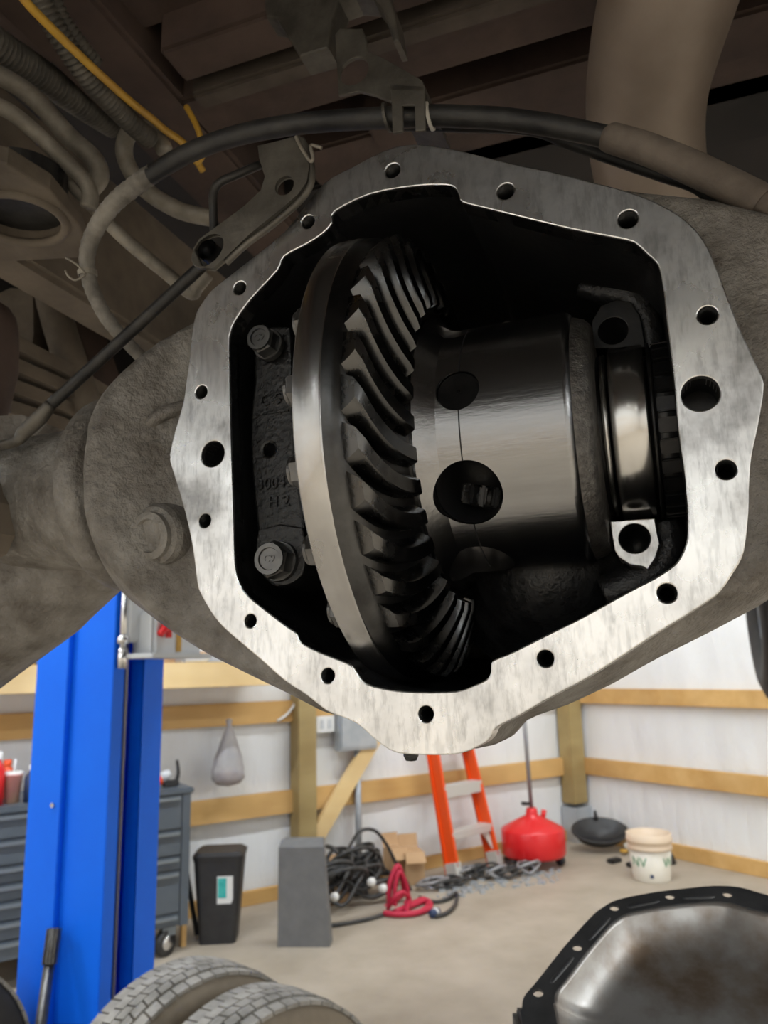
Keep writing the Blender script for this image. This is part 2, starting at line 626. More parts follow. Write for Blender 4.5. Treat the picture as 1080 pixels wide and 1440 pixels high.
def led(x, y, along):
    t = thing('ceiling_light', 'long white LED strip light under the ceiling', 'light', 'R', (x, y, HC - .06), 'LED strip lights in rows under the ceiling')
    d = (1.2, .07) if along == 'x' else (.07, 1.2)
    part('housing', MB().box((x - d[0], y - d[1], HC - .05), (x + d[0], y + d[1], HC), bev=.004), 'white', t)
    part('diffuser', MB().box((x - d[0] * .98, y - d[1] * .8, HC - .062), (x + d[0] * .98, y + d[1] * .8, HC - .05)), 'lamp', t)
    L = bpy.data.lights.new('led', 'AREA')
    L.shape = 'RECTANGLE'
    L.size, L.size_y = d[0] * 2, d[1] * 2
    L.energy = LAMP_W
    L.color = (.90, .96, 1)
    lo = bpy.data.objects.new('led', L)
    C.objects.link(lo)
    lo.parent = t
    lo.location = (0, 0, -.01)


for yy in (2.9, -.1, -3.1, -6.1):
    for xx in (-3.2, 0.2, 3.5):
        led(xx, yy, 'x')

# ================================================================== AXLE HOUSING (frame T: x along the axle, y into the housing, z up)
FY = -.07                       # machined face plane


def Tf(px, py, y=FY):
    return hit(px, py, 'T', 1, y)


OUT = [(303, 403), (345, 370), (400, 325), (453, 260), (495, 235), (537, 213), (573, 203), (607, 205), (653, 213), (720, 230), (775, 241), (830, 255), (880, 268), (920, 283),
       (950, 299), (973, 317), (990, 338), (1003, 363), (1020, 408), (1040, 460), (1057, 498), (1073, 533), (1074, 548), (1072, 567), (1065, 605), (1057, 643), (1054, 680), (1053, 720),
       (1048, 767), (1042, 787), (1030, 807), (1018, 825), (1003, 840), (965, 865), (920, 893), (837, 947), (770, 983), (727, 1008), (698, 1023), (690, 1037), (678, 1047), (650, 1059), (614, 1062), (559, 1059),
       (531, 1043), (506, 1021), (486, 1010), (460, 1000), (430, 977), (400, 957), (360, 922), (320, 888), (303, 870), (290, 850), (282, 835), (277, 820), (270, 767), (257, 710), (244, 667),
       (238, 643), (244, 612), (257, 567), (262, 534), (267, 500), (269, 475), (273, 450), (277, 437), (283, 427), (292, 414)]
INN = [(390, 380), (400, 360), (433, 342), (455, 327), (467, 313), (471, 297), (520, 273), (580, 262), (620, 260), (638, 263), (645, 274), (650, 284), (680, 292), (720, 302), (803, 322), (880, 337),
       (897, 345), (910, 357), (920, 366), (927, 377), (933, 410), (937, 447), (947, 527), (955, 610), (962, 660), (965, 693), (967, 720), (967, 750), (964, 765), (958, 780), (947, 795), (920, 813),
       (887, 830), (820, 867), (780, 887), (720, 917), (698, 926), (691, 932), (690, 945), (684, 955), (667, 963), (640, 972), (587, 973), (550, 970), (520, 963), (509, 956), (500, 943), (490, 933), (450, 917),
       (424, 903), (417, 890), (400, 878), (360, 847), (347, 835), (337, 820), (330, 793), (328, 733), (325, 640), (323, 560), (322, 483), (324, 468), (330, 452), (353, 420)]
HOLES = [(552, 240, 10), (711, 269, 11), (883, 308, 12.5), (995, 443, 12.5), (1021, 660, 13.5), (938, 834, 13.5), (767, 926, 12), (599, 1004, 11.5), (461, 950, 10.5), (352, 873, 9.5),
         (288, 732, 9.5), (283, 551, 9), (337, 405, 9), (433, 312, 9)]
DOWEL = [(985, 553, 24.5), (299, 638, 18)]


def uz(pts):
    return [(lambda q: (q.x, q.z))(Tf(*p)) for p in pts]


out_l, in_l = smooth_loop(uz(OUT), 3), smooth_loop(uz(INN), 3)
hol = []
for px, py, r in HOLES + DOWEL:
    c0, c1 = Tf(px, py), Tf(px, py + r)
    hol.append((c0.x, c0.z, (c1 - c0).length))
axh = thing('axle_housing', 'rusty cast iron axle housing with its cover removed, open bright milled face', 'axle housing', 'T', (0, 0, 0))
half = .007
me = plate_mesh([out_l, in_l] + [circle(x, z, r) for x, z, r in hol], half, .0008)
mf = MX((0, FY + half, 0), (0, -1, 0), (1, 0, 0))
part('cover_flange', MB().mesh(me, mf), 'machined', axh, 'bright milled flange face with bolt holes')
for i, (x, z, r) in enumerate(hol):
    big = i >= len(HOLES)
    mb = MB()
    m = MX((x, FY, z), (0, 1, 0), (1, 0, 0))
    if big:
        mb.lathe([(r * .995, .004), (r * .995, .045), (0, .045)], 28, m)
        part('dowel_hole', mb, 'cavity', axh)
    else:
        prof = []
        for k in range(9):
            prof += [(r * .99, .0015 + k * .0022), (r * .80, .0026 + k * .0022)]
        prof += [(r * .8, .024), (0, .026)]
        mb.lathe(prof, 20, m, smooth=False)
        part('bolt_hole', mb, 'thread', axh)


def ext(loop, u, top):
    zs = []
    for (x0, z0), (x1, z1) in zip(loop, loop[1:] + loop[:1]):
        if (x0 - u) * (x1 - u) <= 0 and x0 != x1:
            zs.append(z0 + (z1 - z0) * (u - x0) / (x1 - x0))
    if not zs:
        return None
    return max(zs) if top else -min(zs)


YB = FY + 2 * half - .001
NECK = -.186
SILB = [(150, 815), (187, 833), (233, 860), (287, 900), (333, 930), (400, 964), (436, 982), (480, 1006)]
SILT = [(165, 553), (200, 512), (235, 480), (270, 452), (300, 415)]
SIRB = [(690, 1030), (727, 1015), (800, 990), (860, 962), (920, 928), (1000, 888), (1080, 845)]
SIRT = [(830, 255), (900, 266), (960, 272), (993, 278), (1080, 300)]


def sil(pts, sg):
    out = []
    for px, py in pts:          # sight line tangent to the round casting: its distance from the axle line is the radius
        o, d = ray(px, py, 'T')
        t = -(o.y * d.y + o.z * d.z) / (d.y ** 2 + d.z ** 2)
        p = o + d * t
        out.append((p.x, math.hypot(p.y, p.z)))
    return sorted(out)


def interp(tab, u):
    if u < tab[0][0] - 1e-6 or u > tab[-1][0] + 1e-6:
        return None
    for (a, ra), (b, rb) in zip(tab, tab[1:]):
        if a <= u <= b:
            return ra + (rb - ra) * (u - a) / (b - a)
    return tab[-1][1]


TB, TT, RBt, RTt = sil(SILB, -1), sil(SILT, 1), sil(SIRB, -1), sil(SIRT, 1)
print('sil', [[(round(a, 3), round(b, 3)) for a, b in t] for t in (TB, TT, RBt, RTt)], NECK)
us = [NECK]
u = NECK + .008
while u < .40:
    us.append(u)
    u += .009
rt = {}
for u in us:
    for top in (True, False):
        o_, i_ = ext(out_l, u, top), ext(in_l, u, top)
        c_ = []
        if o_ is not None:
            s_ = o_ - .004 if i_ is None else max(i_ + .004, o_ - .005)
            c_.append(min(math.sqrt(max(s_, .02) ** 2 + YB ** 2), max(s_ + .008, .06)))
        for tab in ((TT, RTt) if top else (TB, RBt)):
            v = interp(tab, u)
            if v is not None:
                c_.append(v)
        if u == NECK:
            c_ = [.084]
        rt[(u, top)] = max(c_) if c_ else (.084 if u < 0 else (RTt if top else RBt)[-1][1] * .98)
NA = 96
vs, fs = [], []
for u in us:
    for k in range(NA):
        a = 2 * PI * k / NA
        zc = -math.sin(a)
        f_ = .5 + .5 * zc
        f_ = f_ * f_ * (3 - 2 * f_)
        r = rt[(u, False)] * (1 - f_) + rt[(u, True)] * f_
        lim = YB + .001 if u > -.128 else YB - min(.034, (-.128 - u) * .8)
        y = -r * math.cos(a)
        vs.append(Vector((u, max(y, lim), r * zc)))


def inside(p, loop):
    c_ = False
    for (x0, z0), (x1, z1) in zip(loop, loop[1:] + loop[:1]):
        if (z0 > p.z) != (z1 > p.z) and p.x < x0 + (x1 - x0) * (p.z - z0) / (z1 - z0):
            c_ = not c_
    return c_


hid = [v.y < YB + .02 and inside(v, in_l) for v in vs]
hid2 = [v.y < YB + .02 and any(math.hypot(v.x - x, v.z - z) < r + .008 for x, z, r in hol) for v in vs]
beh = [inside(v, out_l) for v in vs]
for j in range(len(us) - 1):
    for k in range(NA):
        q = (k + 1) % NA
        f4 = (j * NA + k, j * NA + q, (j + 1) * NA + q, (j + 1) * NA + k)
        if any(hid[i] for i in f4) or (any(hid2[i] for i in f4) and all(beh[i] for i in f4)):
            continue
        fs.append(f4)
part('carrier_casting', MB().add(vs, fs, True), 'cast', axh, 'rough rusty grey casting')
# black interior
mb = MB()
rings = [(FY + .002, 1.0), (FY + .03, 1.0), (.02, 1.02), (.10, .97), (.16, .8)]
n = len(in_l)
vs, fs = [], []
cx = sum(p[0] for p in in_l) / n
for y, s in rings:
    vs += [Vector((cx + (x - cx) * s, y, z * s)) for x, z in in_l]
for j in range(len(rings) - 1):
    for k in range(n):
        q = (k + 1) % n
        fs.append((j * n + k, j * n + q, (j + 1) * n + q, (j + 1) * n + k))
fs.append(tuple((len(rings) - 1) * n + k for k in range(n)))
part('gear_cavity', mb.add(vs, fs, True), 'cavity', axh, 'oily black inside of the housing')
# left side: collar, tube, trumpet
mxa = MX((0, 0, 0), (1, 0, 0), (0, -1, 0))
cu0 = NECK
part('tube_collar', MB().lathe([(.058, -.224), (.069, -.224), (.0752, -.220), (.0768, -.212), (.0762, -.204), (.0735, -.2008), (.0665, -.199), (.0655, -.193), (.069, -.189), (.076, -.187), (.0845, -.1855)], 64, mxa), 'cast', axh, 'raised weld collar')
part('axle_tube', MB().lathe([(.056, -1.05), (.056, -.26), (.060, -.245), (.061, -.222)], 64, mxa), 'cast', axh, 'grey axle tube')
g0, g1, g2 = depth(175, 752, .64), depth(60, 800, .66), depth(-90, 880, .66)
part('shock_mount', MB().tube([g0, g1, g2], [.030, .062, .078], 28, 8), 'cast', axh, 'brown flared mount under the tube')
bp = [depth(x, y, .545) for x, y in ((-75, 600), (-42, 680), (-28, 700), (-26, 745), (-38, 772), (-75, 790))]
part('spring_plate', MB().prism(bp, (0, .03, 0)), 'frame_tan', axh)
q = Tf(213, 748, -.072)
pm = MX((q.x, q.y + .012, q.z), (-.12, -1, -.2), (1, 0, 0))
part('spring_perch', MB().prism(Dp([(-60, 588, .66), (30, 583, .66), (66, 596, .66), (40, 622, .66), (-60, 650, .66)]), (0, .05, 0)), 'cast', axh)
part('drain_plug', MB().lathe([(.021, -.012), (.021, .004), (.019, .008), (.0155, .009), (.0155, .013), (.011, .014), (.0105, .011), (0, .011)], 32, pm, smooth=False), 'cast', axh, 'round rusty plug')
bh = Tf(222, 588, -.064)
part('casting_boss', MB().tube([bh + Vector((.022, .01, .010)), bh + Vector((.006, -.002, .002)), bh + Vector((-.004, -.004, -.006))], [.004, .005, .004], 14, 6), 'cast', axh)
part('axle_tube', MB().lathe([(.11, .385), (.085, .41), (.06, .43), (.06, 1.0)], 48, mxa), 'cast', axh)
# drain nub under the bottom edge
q = Tf(578, 1060, FY + .006)
part('drip_nub', MB().lathe([(.0042, .006), (.0042, -.001), (.003, -.0035), (0, -.004)], 14, MX((q.x, q.y, q.z), (0, 0, 1), (1, 0, 0))), 'oil_cast', axh)
# right-hand bearing cap seats (cap removed): machined pads with bolt holes


def pad(pts, hole, m, y):
    lp = [(lambda q: (q.x, q.z))(Tf(px, py, y)) for px, py in pts]
    c0, c1 = Tf(hole[0], hole[1], y), Tf(hole[0], hole[1] + hole[2], y)
    r = (c1 - c0).length
    me = plate_mesh([lp, circle(c0.x, c0.z, r)], .02, .0006)
    o = part('cap_seat', MB().mesh(me, MX((0, y + .02, 0), (0, -1, 0), (1, 0, 0))), m, axh)
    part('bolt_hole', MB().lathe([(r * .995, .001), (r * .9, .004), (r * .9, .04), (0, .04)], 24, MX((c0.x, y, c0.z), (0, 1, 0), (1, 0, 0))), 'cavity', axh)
    return o


pad([(858, 733), (921, 729), (924, 747), (928, 765), (922, 785), (911, 801), (905, 797), (886, 794), (870, 783), (864, 773), (860, 752)], (892.5, 757, 21), 'machined', -.012)
pad([(832, 452), (845, 430), (866, 421), (886, 424), (900, 443), (905, 468), (907, 488), (834, 490)], (862, 465, 19), 'dark_metal', -.004)  # upper seat is machined as well; its shade is put into the dark material
# curved webs of the seats
w1 = [Tf(x, y, .01) for x, y in ((815, 405), (850, 412), (888, 420), (908, 450), (915, 500))]
part('seat_web', MB().tube(w1, [.006, .009, .011, .010, .008], 14, 6), 'oil_cast', axh)
w2 = [Tf(x, y, .01) for x, y in ((935, 735), (940, 768), (925, 800), (890, 822), (850, 838))]
part('seat_web', MB().tube(w2, [.010, .012, .013, .014, .012], 14, 6), 'oil_cast', axh)
pq = Tf(770, 800, .03)
part('pinion_boss', MB().lathe([(0, -.02), (.034, -.02), (.036, -.012), (.046, -.011), (.048, .0), (.058, .002), (.062, .014), (.072, .016), (.076, .05)], 48, MX((pq.x, pq.y, pq.z), (0, 1, 0), (1, 0, 0))), 'oil_cast', axh, 'black ribbed pinion bearing boss')

# ================================================================== LEFT BEARING CAP
cap = thing('bearing_cap', 'black cast bearing cap with two flanged bolts, left of the ring gear', 'bearing cap', 'T', (-.06, -.03, -.09))
CY = -.05
cpts = [(357, 478), (362, 462), (400, 458), (408, 470), (410, 540), (416, 640), (428, 735), (431, 795), (424, 813), (408, 823), (388, 825), (372, 815), (364, 795), (361, 740), (353, 660), (352, 585), (357, 540)]
lp = smooth_loop([(lambda q: (q.x, q.z))(Tf(px, py, CY)) for px, py in cpts], 2)
c0 = Tf(378, 632, CY)
c1 = Tf(378, 641, CY)
part('cap_body', MB().mesh(plate_mesh([lp, circle(c0.x, c0.z, (c1 - c0).length, 16)], .022, .002), MX((0, CY + .022, 0), (0, -1, 0), (1, 0, 0))), 'oil_cast', cap)
part('dimple', MB().lathe([(.0042, .002), (.0036, .014), (0, .014)], 16, MX((c0.x, CY, c0.z), (0, 1, 0), (1, 0, 0))), 'cavity', cap)
pad_l = [(lambda q: (q.x, q.z))(Tf(px, py, CY - .004)) for px, py in ((364, 745), (426, 742), (429, 797), (421, 813), (406, 822), (389, 823), (372, 812), (365, 795))]
part('bolt_pad', MB().mesh(plate_mesh([smooth_loop(pad_l, 2)], .003, .001), MX((0, CY - .002, 0), (0, -1, 0), (1, 0, 0))), 'oil_cast', cap)
for (px, py, rr, tx) in ((377, 487, .0108, 'C9'), (392, 790, .0128, 'C9')):
    b0 = Tf(px + 3, py, CY - .004)
    m = MX(b0, (0, -1, 0), (.94, 0, .3))
    bo = part('cap_bolt', MB().hexbolt(m, rr * .80, .011, rr, .004), 'bolt', cap, 'grey flanged hex bolt')
    part('bolt_mark', MB().mesh(text_mesh(tx, .0065, .0004), MX(b0 + Vector((0, -.0152, 0)), (0, -1, 0), (1, 0, 0))), 'bolt', bo)
for s, px, py, sz in (('C S', 381, 563, .011), ('30045', 387, 680, .0105), ('H 2', 393, 706, .0105)):
    q = Tf(px, py, CY - .0002)
    part('cast_lettering', MB().mesh(text_mesh(s, sz, .0013), MX(q, (0, -1, 0), (1, 0, 0))), 'oil_cast', cap)
q = Tf(383, 580, CY - .0005)
part('cast_bar', MB().box((q.x - .012, q.y - .001, q.z - .0008), (q.x + .012, q.y + .001, q.z + .0008)), 'oil_cast', cap)

# ================================================================== DIFFERENTIAL CARRIER
dif = thing('differential_carrier', 'round grey steel differential carrying a large toothed ring gear in the open housing', 'differential', 'T', (0, 0, 0))
ring = part('ring_gear', MB().lathe([(.088, .0005), (.1450, .0005), (.1452, .0158), (.1450, .0172), (.1440, .0215), (.1402, .0255), (.120, .0336), (.0950, .0436), (.0915, .0445), (.089, .040), (.088, .0005)], 160, mxa), 'gear_dark', dif, 'dark oily ring gear body')
part('rim', MB().lathe([(.1440, -.0002), (.1452, .0), (.1462, .0012), (.1462, .0150), (.1454, .0160), (.1440, .0162)], 160, mxa), 'steel', ring, 'bright ground outer band')
NT = 35


def tooth_mesh():
    mb = MB()
    vs, fs = [], []
    ts = [0, .02, .09, .2, .3, .4, .5, .6, .7, .8, .9, .98, 1.0]
    for t in ts:
        r = .1402 + (.0950 - .1402) * t
        u0 = .0255 + (.1402 - r) * .40 - .0010
        ph = -.40 * t + .15 * t * t
        h = .0122 - .0028 * t
        h *= min(1.0, .86 + .14 * t / .09) if t < .09 else (1.0 if t < .95 else .9)
        k = r / .1402
        wr, wt = .0100 * k, (.0052 - .0014 * t)
        prof = [(-wr, 0), (-wr * .84, h * .42), (-wt * 1.12, h * .90), (-wt * .90, h), (wt * .90, h), (wt * 1.10, h * .90), (wr * .80, h * .42), (wr, 0)]
        for s_, hh in prof:
            a = ph + s_ / r
            rr = r + hh * .38
            uu = u0 + hh * .925
            vs.append(Vector((uu, -rr * math.cos(a), rr * math.sin(a))))
    m = len(prof)
    ns = len(ts) - 1
    for i in range(ns):
        for k in range(m - 1):
            fs.append((i * m + k, i * m + k + 1, (i + 1) * m + k + 1, (i + 1) * m + k))
    fs.append(tuple(range(m)))
    fs.append(tuple(ns * m + k for k in range(m))[::-1])
    return mb.add(vs, fs, True)


t0 = part('tooth', tooth_mesh(), 'tooth', ring)
t0.data.set_sharp_from_angle(angle=math.radians(30))
for k in range(1, NT):
    t = t0.copy()
    C.objects.link(t)
    t.parent = ring
    t.rotation_euler = (2 * PI * k / NT, 0, 0)
bb = part('ring_bolt', MB().hexbolt(MX((-.0008, -.127, 0), (-1, 0, 0), (0, 0, 1)), .0085, .009), 'bolt', dif)
o_, d_ = ray(405, 551, 'T')
th0 = math.asin(max(-1, min(1, Tf(405, 551, -.127).z / .127)))
bb.rotation_euler = (-th0, 0, 0)
for k in range(1, 18):
    b = bb.copy()
    C.objects.link(b)
    b.parent = dif
    b.rotation_euler = (-th0 + 2 * PI * k / 18, 0, 0)
RC, UC = .0794, .1326


def cyl_hit(px, py, r):
    o, d = ray(px, py, 'T')
    a = d.y ** 2 + d.z ** 2
    b = 2 * (o.y * d.y + o.z * d.z)
    c = o.y ** 2 + o.z ** 2 - r * r
    t = (-b - math.sqrt(max(b * b - 4 * a * c, 0))) / (2 * a)
    return o + d * t


def bool_diff(mb, cutters):
    def mk(m_):
        me = bpy.data.meshes.new('t')
        me.from_pydata([tuple(v) for v in m_.v], [], m_.f)
        bm = bmesh.new()
        bm.from_mesh(me)
        bmesh.ops.remove_doubles(bm, verts=bm.verts[:], dist=1e-6)
        bmesh.ops.recalc_face_normals(bm, faces=bm.faces[:])
        bm.to_mesh(me)
        bm.free()
        o = bpy.data.objects.new('t', me)
        C.objects.link(o)
        return o
    a = mk(mb)
    cs = [mk(c) for c in cutters]
    for c in cs:
        md = a.modifiers.new('b', 'BOOLEAN')
        md.operation = 'DIFFERENCE'
        md.solver = 'EXACT'
        md.object = c
    dg = bpy.context.evaluated_depsgraph_get()
    dg.update()
    me = bpy.data.meshes.new_from_object(a.evaluated_get(dg))
    for o in [a] + cs:
        bpy.data.objects.remove(o)
    r = MB()
    r.mesh(me)
    r.sm = [True] * len(r.f)
    return r


cas = MB().lathe([(0, .03), (.090, .03), (.090, .046), (.086, .050), (.0800, .057), (RC, .062), (RC, UC - .004), (RC - .0008, UC - .0025), (RC - .003, UC - .0005), (RC - .004, UC), (0, UC)], 128, mxa)
bigp, smp = cyl_hit(659, 695, RC), cyl_hit(643, 548, RC)
r_big = (cyl_hit(707, 695, RC) - cyl_hit(611, 695, RC)).length / 2
r_sm = (cyl_hit(673, 548, RC) - cyl_hit(613, 548, RC)).length / 2


def radial(p):
    return Vector((0, p.y, p.z)).normalized()


cut = []
for p, r, dep in ((bigp, r_big, .055), (smp, r_sm, .008)):
    d = radial(p)
    cut.append(MB().lathe([(0, -dep), (r, -dep), (r, .02), (0, .02)], 64, MX(Vector((p.x, 0, 0)) + d * RC, d, (1, 0, 0)), smooth=False))
p3, p4 = cyl_hit(640, 468, RC), cyl_hit(678, 792, RC)
for p, r in ((p3, r_sm), (p4, r_big)):
    d = radial(p)
    cut.append(MB().lathe([(0, -.02), (r, -.02), (r, .02), (0, .02)], 48, MX(Vector((p.x, 0, 0)) + d * RC, d, (1, 0, 0)), smooth=False))
co = part('case', bool_diff(cas, cut), 'case', dif, 'brushed grey cylindrical case with round windows')
co.data.set_sharp_from_angle(angle=math.radians(25))
dsm, dbg = radial(smp), radial(bigp)
part('pin_plug', MB().lathe([(r_sm * .985, -.004), (r_sm * .96, -.0024), (.0012, -.0024), (.0008, -.0035), (0, -.0036)], 40, MX(Vector((smp.x, 0, 0)) + dsm * RC, dsm, (1, 0, 0)), smooth=False), 'dark_metal', dif, 'dark round cross pin end')
# liner and spider gear inside the big window
mbg = MX(Vector((bigp.x, 0, 0)) + dbg * RC, dbg, (1, 0, 0))
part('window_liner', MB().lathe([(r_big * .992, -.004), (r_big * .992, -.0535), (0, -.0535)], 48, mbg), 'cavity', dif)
sg = MB()
gm = MX(Vector((bigp.x + .004, 0, -.016)) + dbg * .040, (.25, -.2, 1), (1, 0, 0))
for k in range(12):
    a = 2 * PI * k / 12
    sg.box((.008, -.0022, -.006), (.0165, .0022, .006), gm @ Matrix.Rotation(a, 4, 'Z'), bev=.0012)
sg.lathe([(0, -.007), (.0105, -.007), (.013, .0), (.009, .006), (0, .006)], 24, gm)
part('spider_gear', sg, 'oil_cast', dif, 'dark side gear seen through the window')


def ang(p):
    return math.atan2(-p.z, -p.y)


us_ = smp.x + .0005
ra = [(RC + .0001, us_ - .0004), (RC + .00025, us_), (RC + .0001, us_ + .0004)]
asm, abg = ang(smp), ang(bigp)
ga, gb = r_sm / RC, r_big / RC
for s0_, s1_ in ((asm + ga, abg - gb), (abg + gb, abg + gb + .55), (asm - ga - .6, asm - ga)):
    part('case_seam', MB().lathe(ra, 24, mxa, s0_, s1_), 'cavity', dif)
part('case_end', MB().lathe([(RC - .0035, UC - .001), (RC - .006, UC + .006), (.070, UC + .0095), (.060, UC + .010), (.050, UC + .011)], 96, mxa), 'case_rough', dif, 'rough cast end of the case')
part('journal', MB().lathe([(.049, UC), (.049, UC + .013), (.046, UC + .014), (.046, .21)], 64, mxa), 'dark_metal', dif)

brg = thing('carrier_bearing', 'polished steel bearing race at the right end of the differential case', 'bearing', 'T', (.16, 0, -.054))
RB = .0534
part('race', MB().lathe([(.047, .1505), (RB - .0008, .1505), (RB, .1515), (RB, .1695), (RB - .0008, .1705), (.047, .1705)], 96, mxa), 'race', brg, 'mirror bright outer race')
part('inner_ring', MB().lathe([(.046, .1455), (RB - .0035, .1455), (RB - .003, .147), (RB - .003, .1482), (RB - .0045, .149), (.046, .150)], 96, mxa), 'steel', brg)
adj = thing('bearing_adjuster', 'dark slotted adjuster nut beside the polished bearing race', 'adjuster', 'T', (.185, 0, -.055))
part('nut_body', MB().lathe([(.044, .1725), (.0505, .1725), (.0505, .1855), (.044, .1855)], 96, mxa), 'cavity', adj)
part('nut_collar', MB().lathe([(.049, .1722), (.0535, .1722), (.0535, .1742), (.049, .1745)], 96, mxa), 'dark_metal', adj)
lg = part('lug', MB().box((.1752, -.0530, -.0042), (.186, -.0495, .0042), bev=.0006), 'dark_metal', adj)
for k in range(1, 28):
    b = lg.copy()
    C.objects.link(b)
    b.parent = adj
    ma = Matrix.Rotation(2 * PI * k / 28, 4, 'X')
    off = BASE[lg][1]
    b.location = ma @ off - off
    b.rotation_euler = (2 * PI * k / 28, 0, 0)

# ================================================================== HOSES AND BRACKETS ROUND THE HOUSING


hose = thing('brake_hose', 'long dusty black hose arching over the axle housing', 'hose', 'T', depth(560, 165, .52))
part('wrapped_section', MB().tube(Dp([(212, 515, .62), (185, 488, .61), (152, 450, .60), (131, 410, .60), (123, 380, .60), (124, 350, .595), (137, 318, .59), (163, 283, .58), (203, 252, .57), (215, 244, .568)]),
     [.0050, .0052, .0055, .0058, .0060, .0062, .0065, .0068, .0070, .0070], 16, 6, wave=(.006, .03)), 'hose_wrap', hose, 'dusty grey wrapped section')
part('hose_run', MB().tube(Dp([(203, 252, .57), (252, 222, .56),
     (303, 200, .55), (362, 184, .54), (432, 173, .53), (500, 168, .52), (560, 165, .51), (605, 163, .51), (650, 164, .505), (705, 167, .50), (765, 175, .49), (822, 186, .48), (862, 195, .475)]),
     [.0067, .0068, .0068, .0070, .0070, .0070, .0071, .0071, .0071, .0071, .007, .0069, .0068], 16, 6), 'rubber', hose)
part('sleeve', MB().tube(Dp([(852, 190, .477), (860, 194, .475), (905, 208, .465), (962, 231, .45), (1020, 258, .435), (1062, 279, .425), (1072, 285, .423)]), [.0066, .0090, .0093, .0095, .0095, .0094, .0086], 18, 6), 'rubber_tan', hose, 'tan dusty outer sleeve')
part('hose_tail', MB().tube(Dp([(1060, 280, .426), (1085, 290, .42), (1140, 318, .41)]), .0072, 14, 4), 'rubber_tan', hose)
part('cable_tie', MB().lathe([(.0064, -.002), (.0074, -.002), (.0074, .002), (.0064, .002)], 18, MX(depth(123, 384, .60), depth(126, 400, .60) - depth(123, 368, .60), (1, 0, 0)), smooth=False)
     .tube(Dp([(120, 385, .592), (108, 372, .592), (92, 362, .594)]), .0009, 6, 4).tube(Dp([(120, 387, .592), (106, 394, .592), (96, 388, .592), (92, 380, .592)]), .0009, 6, 4), 'tube', hose, 'frayed tan tie')
fl2 = solo('brake_line', MB().tube(Dp([(560, 176, .54), (640, 178, .53), (745, 182, .52), (800, 201, .51), (860, 222, .50), (930, 246, .485), (978, 262, .47), (1000, 283, .46), (1035, 330, .45), (1090, 385, .44)]),
            [.004, .004, .0042, .0043, .0043, .0043, .0042, .0035, .003, .003], 12, 6), 'rubber', 'thin dirty line hanging just below the tan sleeve', 'brake line', 'T')


def Tplate(pts, holes, y, half, bev=.0006, sub=0):
    lp = [(lambda q: (q.x, q.z))(Tf(px, py, y)) for px, py in pts]
    if sub:
        lp = smooth_loop(lp, sub)
    hs = []
    for h in holes:
        if len(h) == 3:
            c0, c1 = Tf(h[0], h[1], y), Tf(h[0], h[1] + h[2], y)
            hs.append(circle(c0.x, c0.z, (c1 - c0).length, 20))
        else:
            c0 = Tf(h[0], h[1], y)
            rx, ry, a = h[2] * .00046, h[3] * .00046, h[4]
            hs.append([(c0.x + rx * math.cos(t) * math.cos(a) - ry * math.sin(t) * math.sin(a), c0.z + rx * math.cos(t) * math.sin(a) + ry * math.sin(t) * math.cos(a)) for t in [2 * PI * k / 20 for k in range(20)]])
    return MB().mesh(plate_mesh([lp] + hs, half, bev), MX((0, y + half, 0), (0, -1, 0), (1, 0, 0)))


YU = -.005
ub = thing('hose_bracket', 'rusty stamped bracket with a round hole clamping the hose at its top', 'bracket', 'T', Tf(535, 110, YU))
part('plate', Tplate([(471, 48), (478, 40), (509, 40), (514, 52), (517, 72), (540, 82), (572, 100), (594, 113), (597, 122), (597, 140), (550, 143), (528, 134), (505, 128), (476, 134), (474, 100)], [(498, 100, 19)], YU, .0015), 'bracket', ub)
YC = depth(560, 165, .51).y - .0105
part('clip', Tplate([(549, 118), (597, 120), (598, 183), (584, 184), (583, 148), (566, 148), (567, 184), (552, 187)], [], YC, .0012), 'bracket', ub, 'two-legged clip')
part('clip_neck', MB().prism([Tf(549, 118, YC), Tf(597, 120, YC), Tf(597, 128, YC), Tf(549, 126, YC)], (0, YU - YC + .002, 0)), 'bracket', ub)
for px in (545, 605):
    c0 = depth(px, 165 if px < 560 else 163, .51)
    part('clip_ring', MB().lathe([(.0066, -.001), (.0094, -.001), (.0094, .001), (.0066, .001)], 28, MX(c0, (1, 0, .03), (0, 0, 1)), smooth=False), 'white_clip' if px > 560 else 'bracket', ub, 'white ring' if px > 560 else None)
YH = -.082
hb = thing('housing_bracket', 'grey angled steel bracket with two holes bolted to the housing top', 'bracket', 'T', Tf(360, 300, YH))
part('plate', Tplate([(273, 350), (281, 337), (310, 316), (345, 290), (368, 268), (374, 248), (366, 222), (364, 206), (390, 200), (420, 192), (427, 205), (433, 235), (430, 255), (418, 272), (395, 292), (350, 328), (315, 362), (298, 376), (283, 373)],
                     [(400, 261, 15), (292, 352, 30, 24, .6)], YH, .002, .0008), 'bracket', hb)
part('rim', MB().tube([Tf(x, y, YH + .003) for x, y in ((424, 196), (433, 215), (439, 240), (436, 262), (420, 284), (385, 315), (345, 345), (318, 370))], .0022, 10, 5), 'bracket', hb, 'rolled edge')
part('hook', MB().tube([Tf(x, y, YH - .001) for x, y in ((416, 192), (424, 208), (436, 226), (440, 222), (437, 205), (446, 206), (452, 208))], .0012, 8, 5), 'tube', hb)
s0 = Tf(292, 352, YH)
part('slot_bush', MB().lathe([(.0072, -.001), (.0072, .012), (.0062, .012), (.0062, -.001)], 20, MX(s0, (0, 1, 0), (1, 0, .7))), 'dark_metal', hb)
solo('vent_tube', MB().tube(Dp([(301, 330, .525), (300, 300, .525), (300, 272, .525), (309, 257, .525), (330, 247, .525), (365, 232, .53)]), .0030, 12, 5), 'rod', 'short black bent tube behind the angled housing bracket', 'tube', 'T')
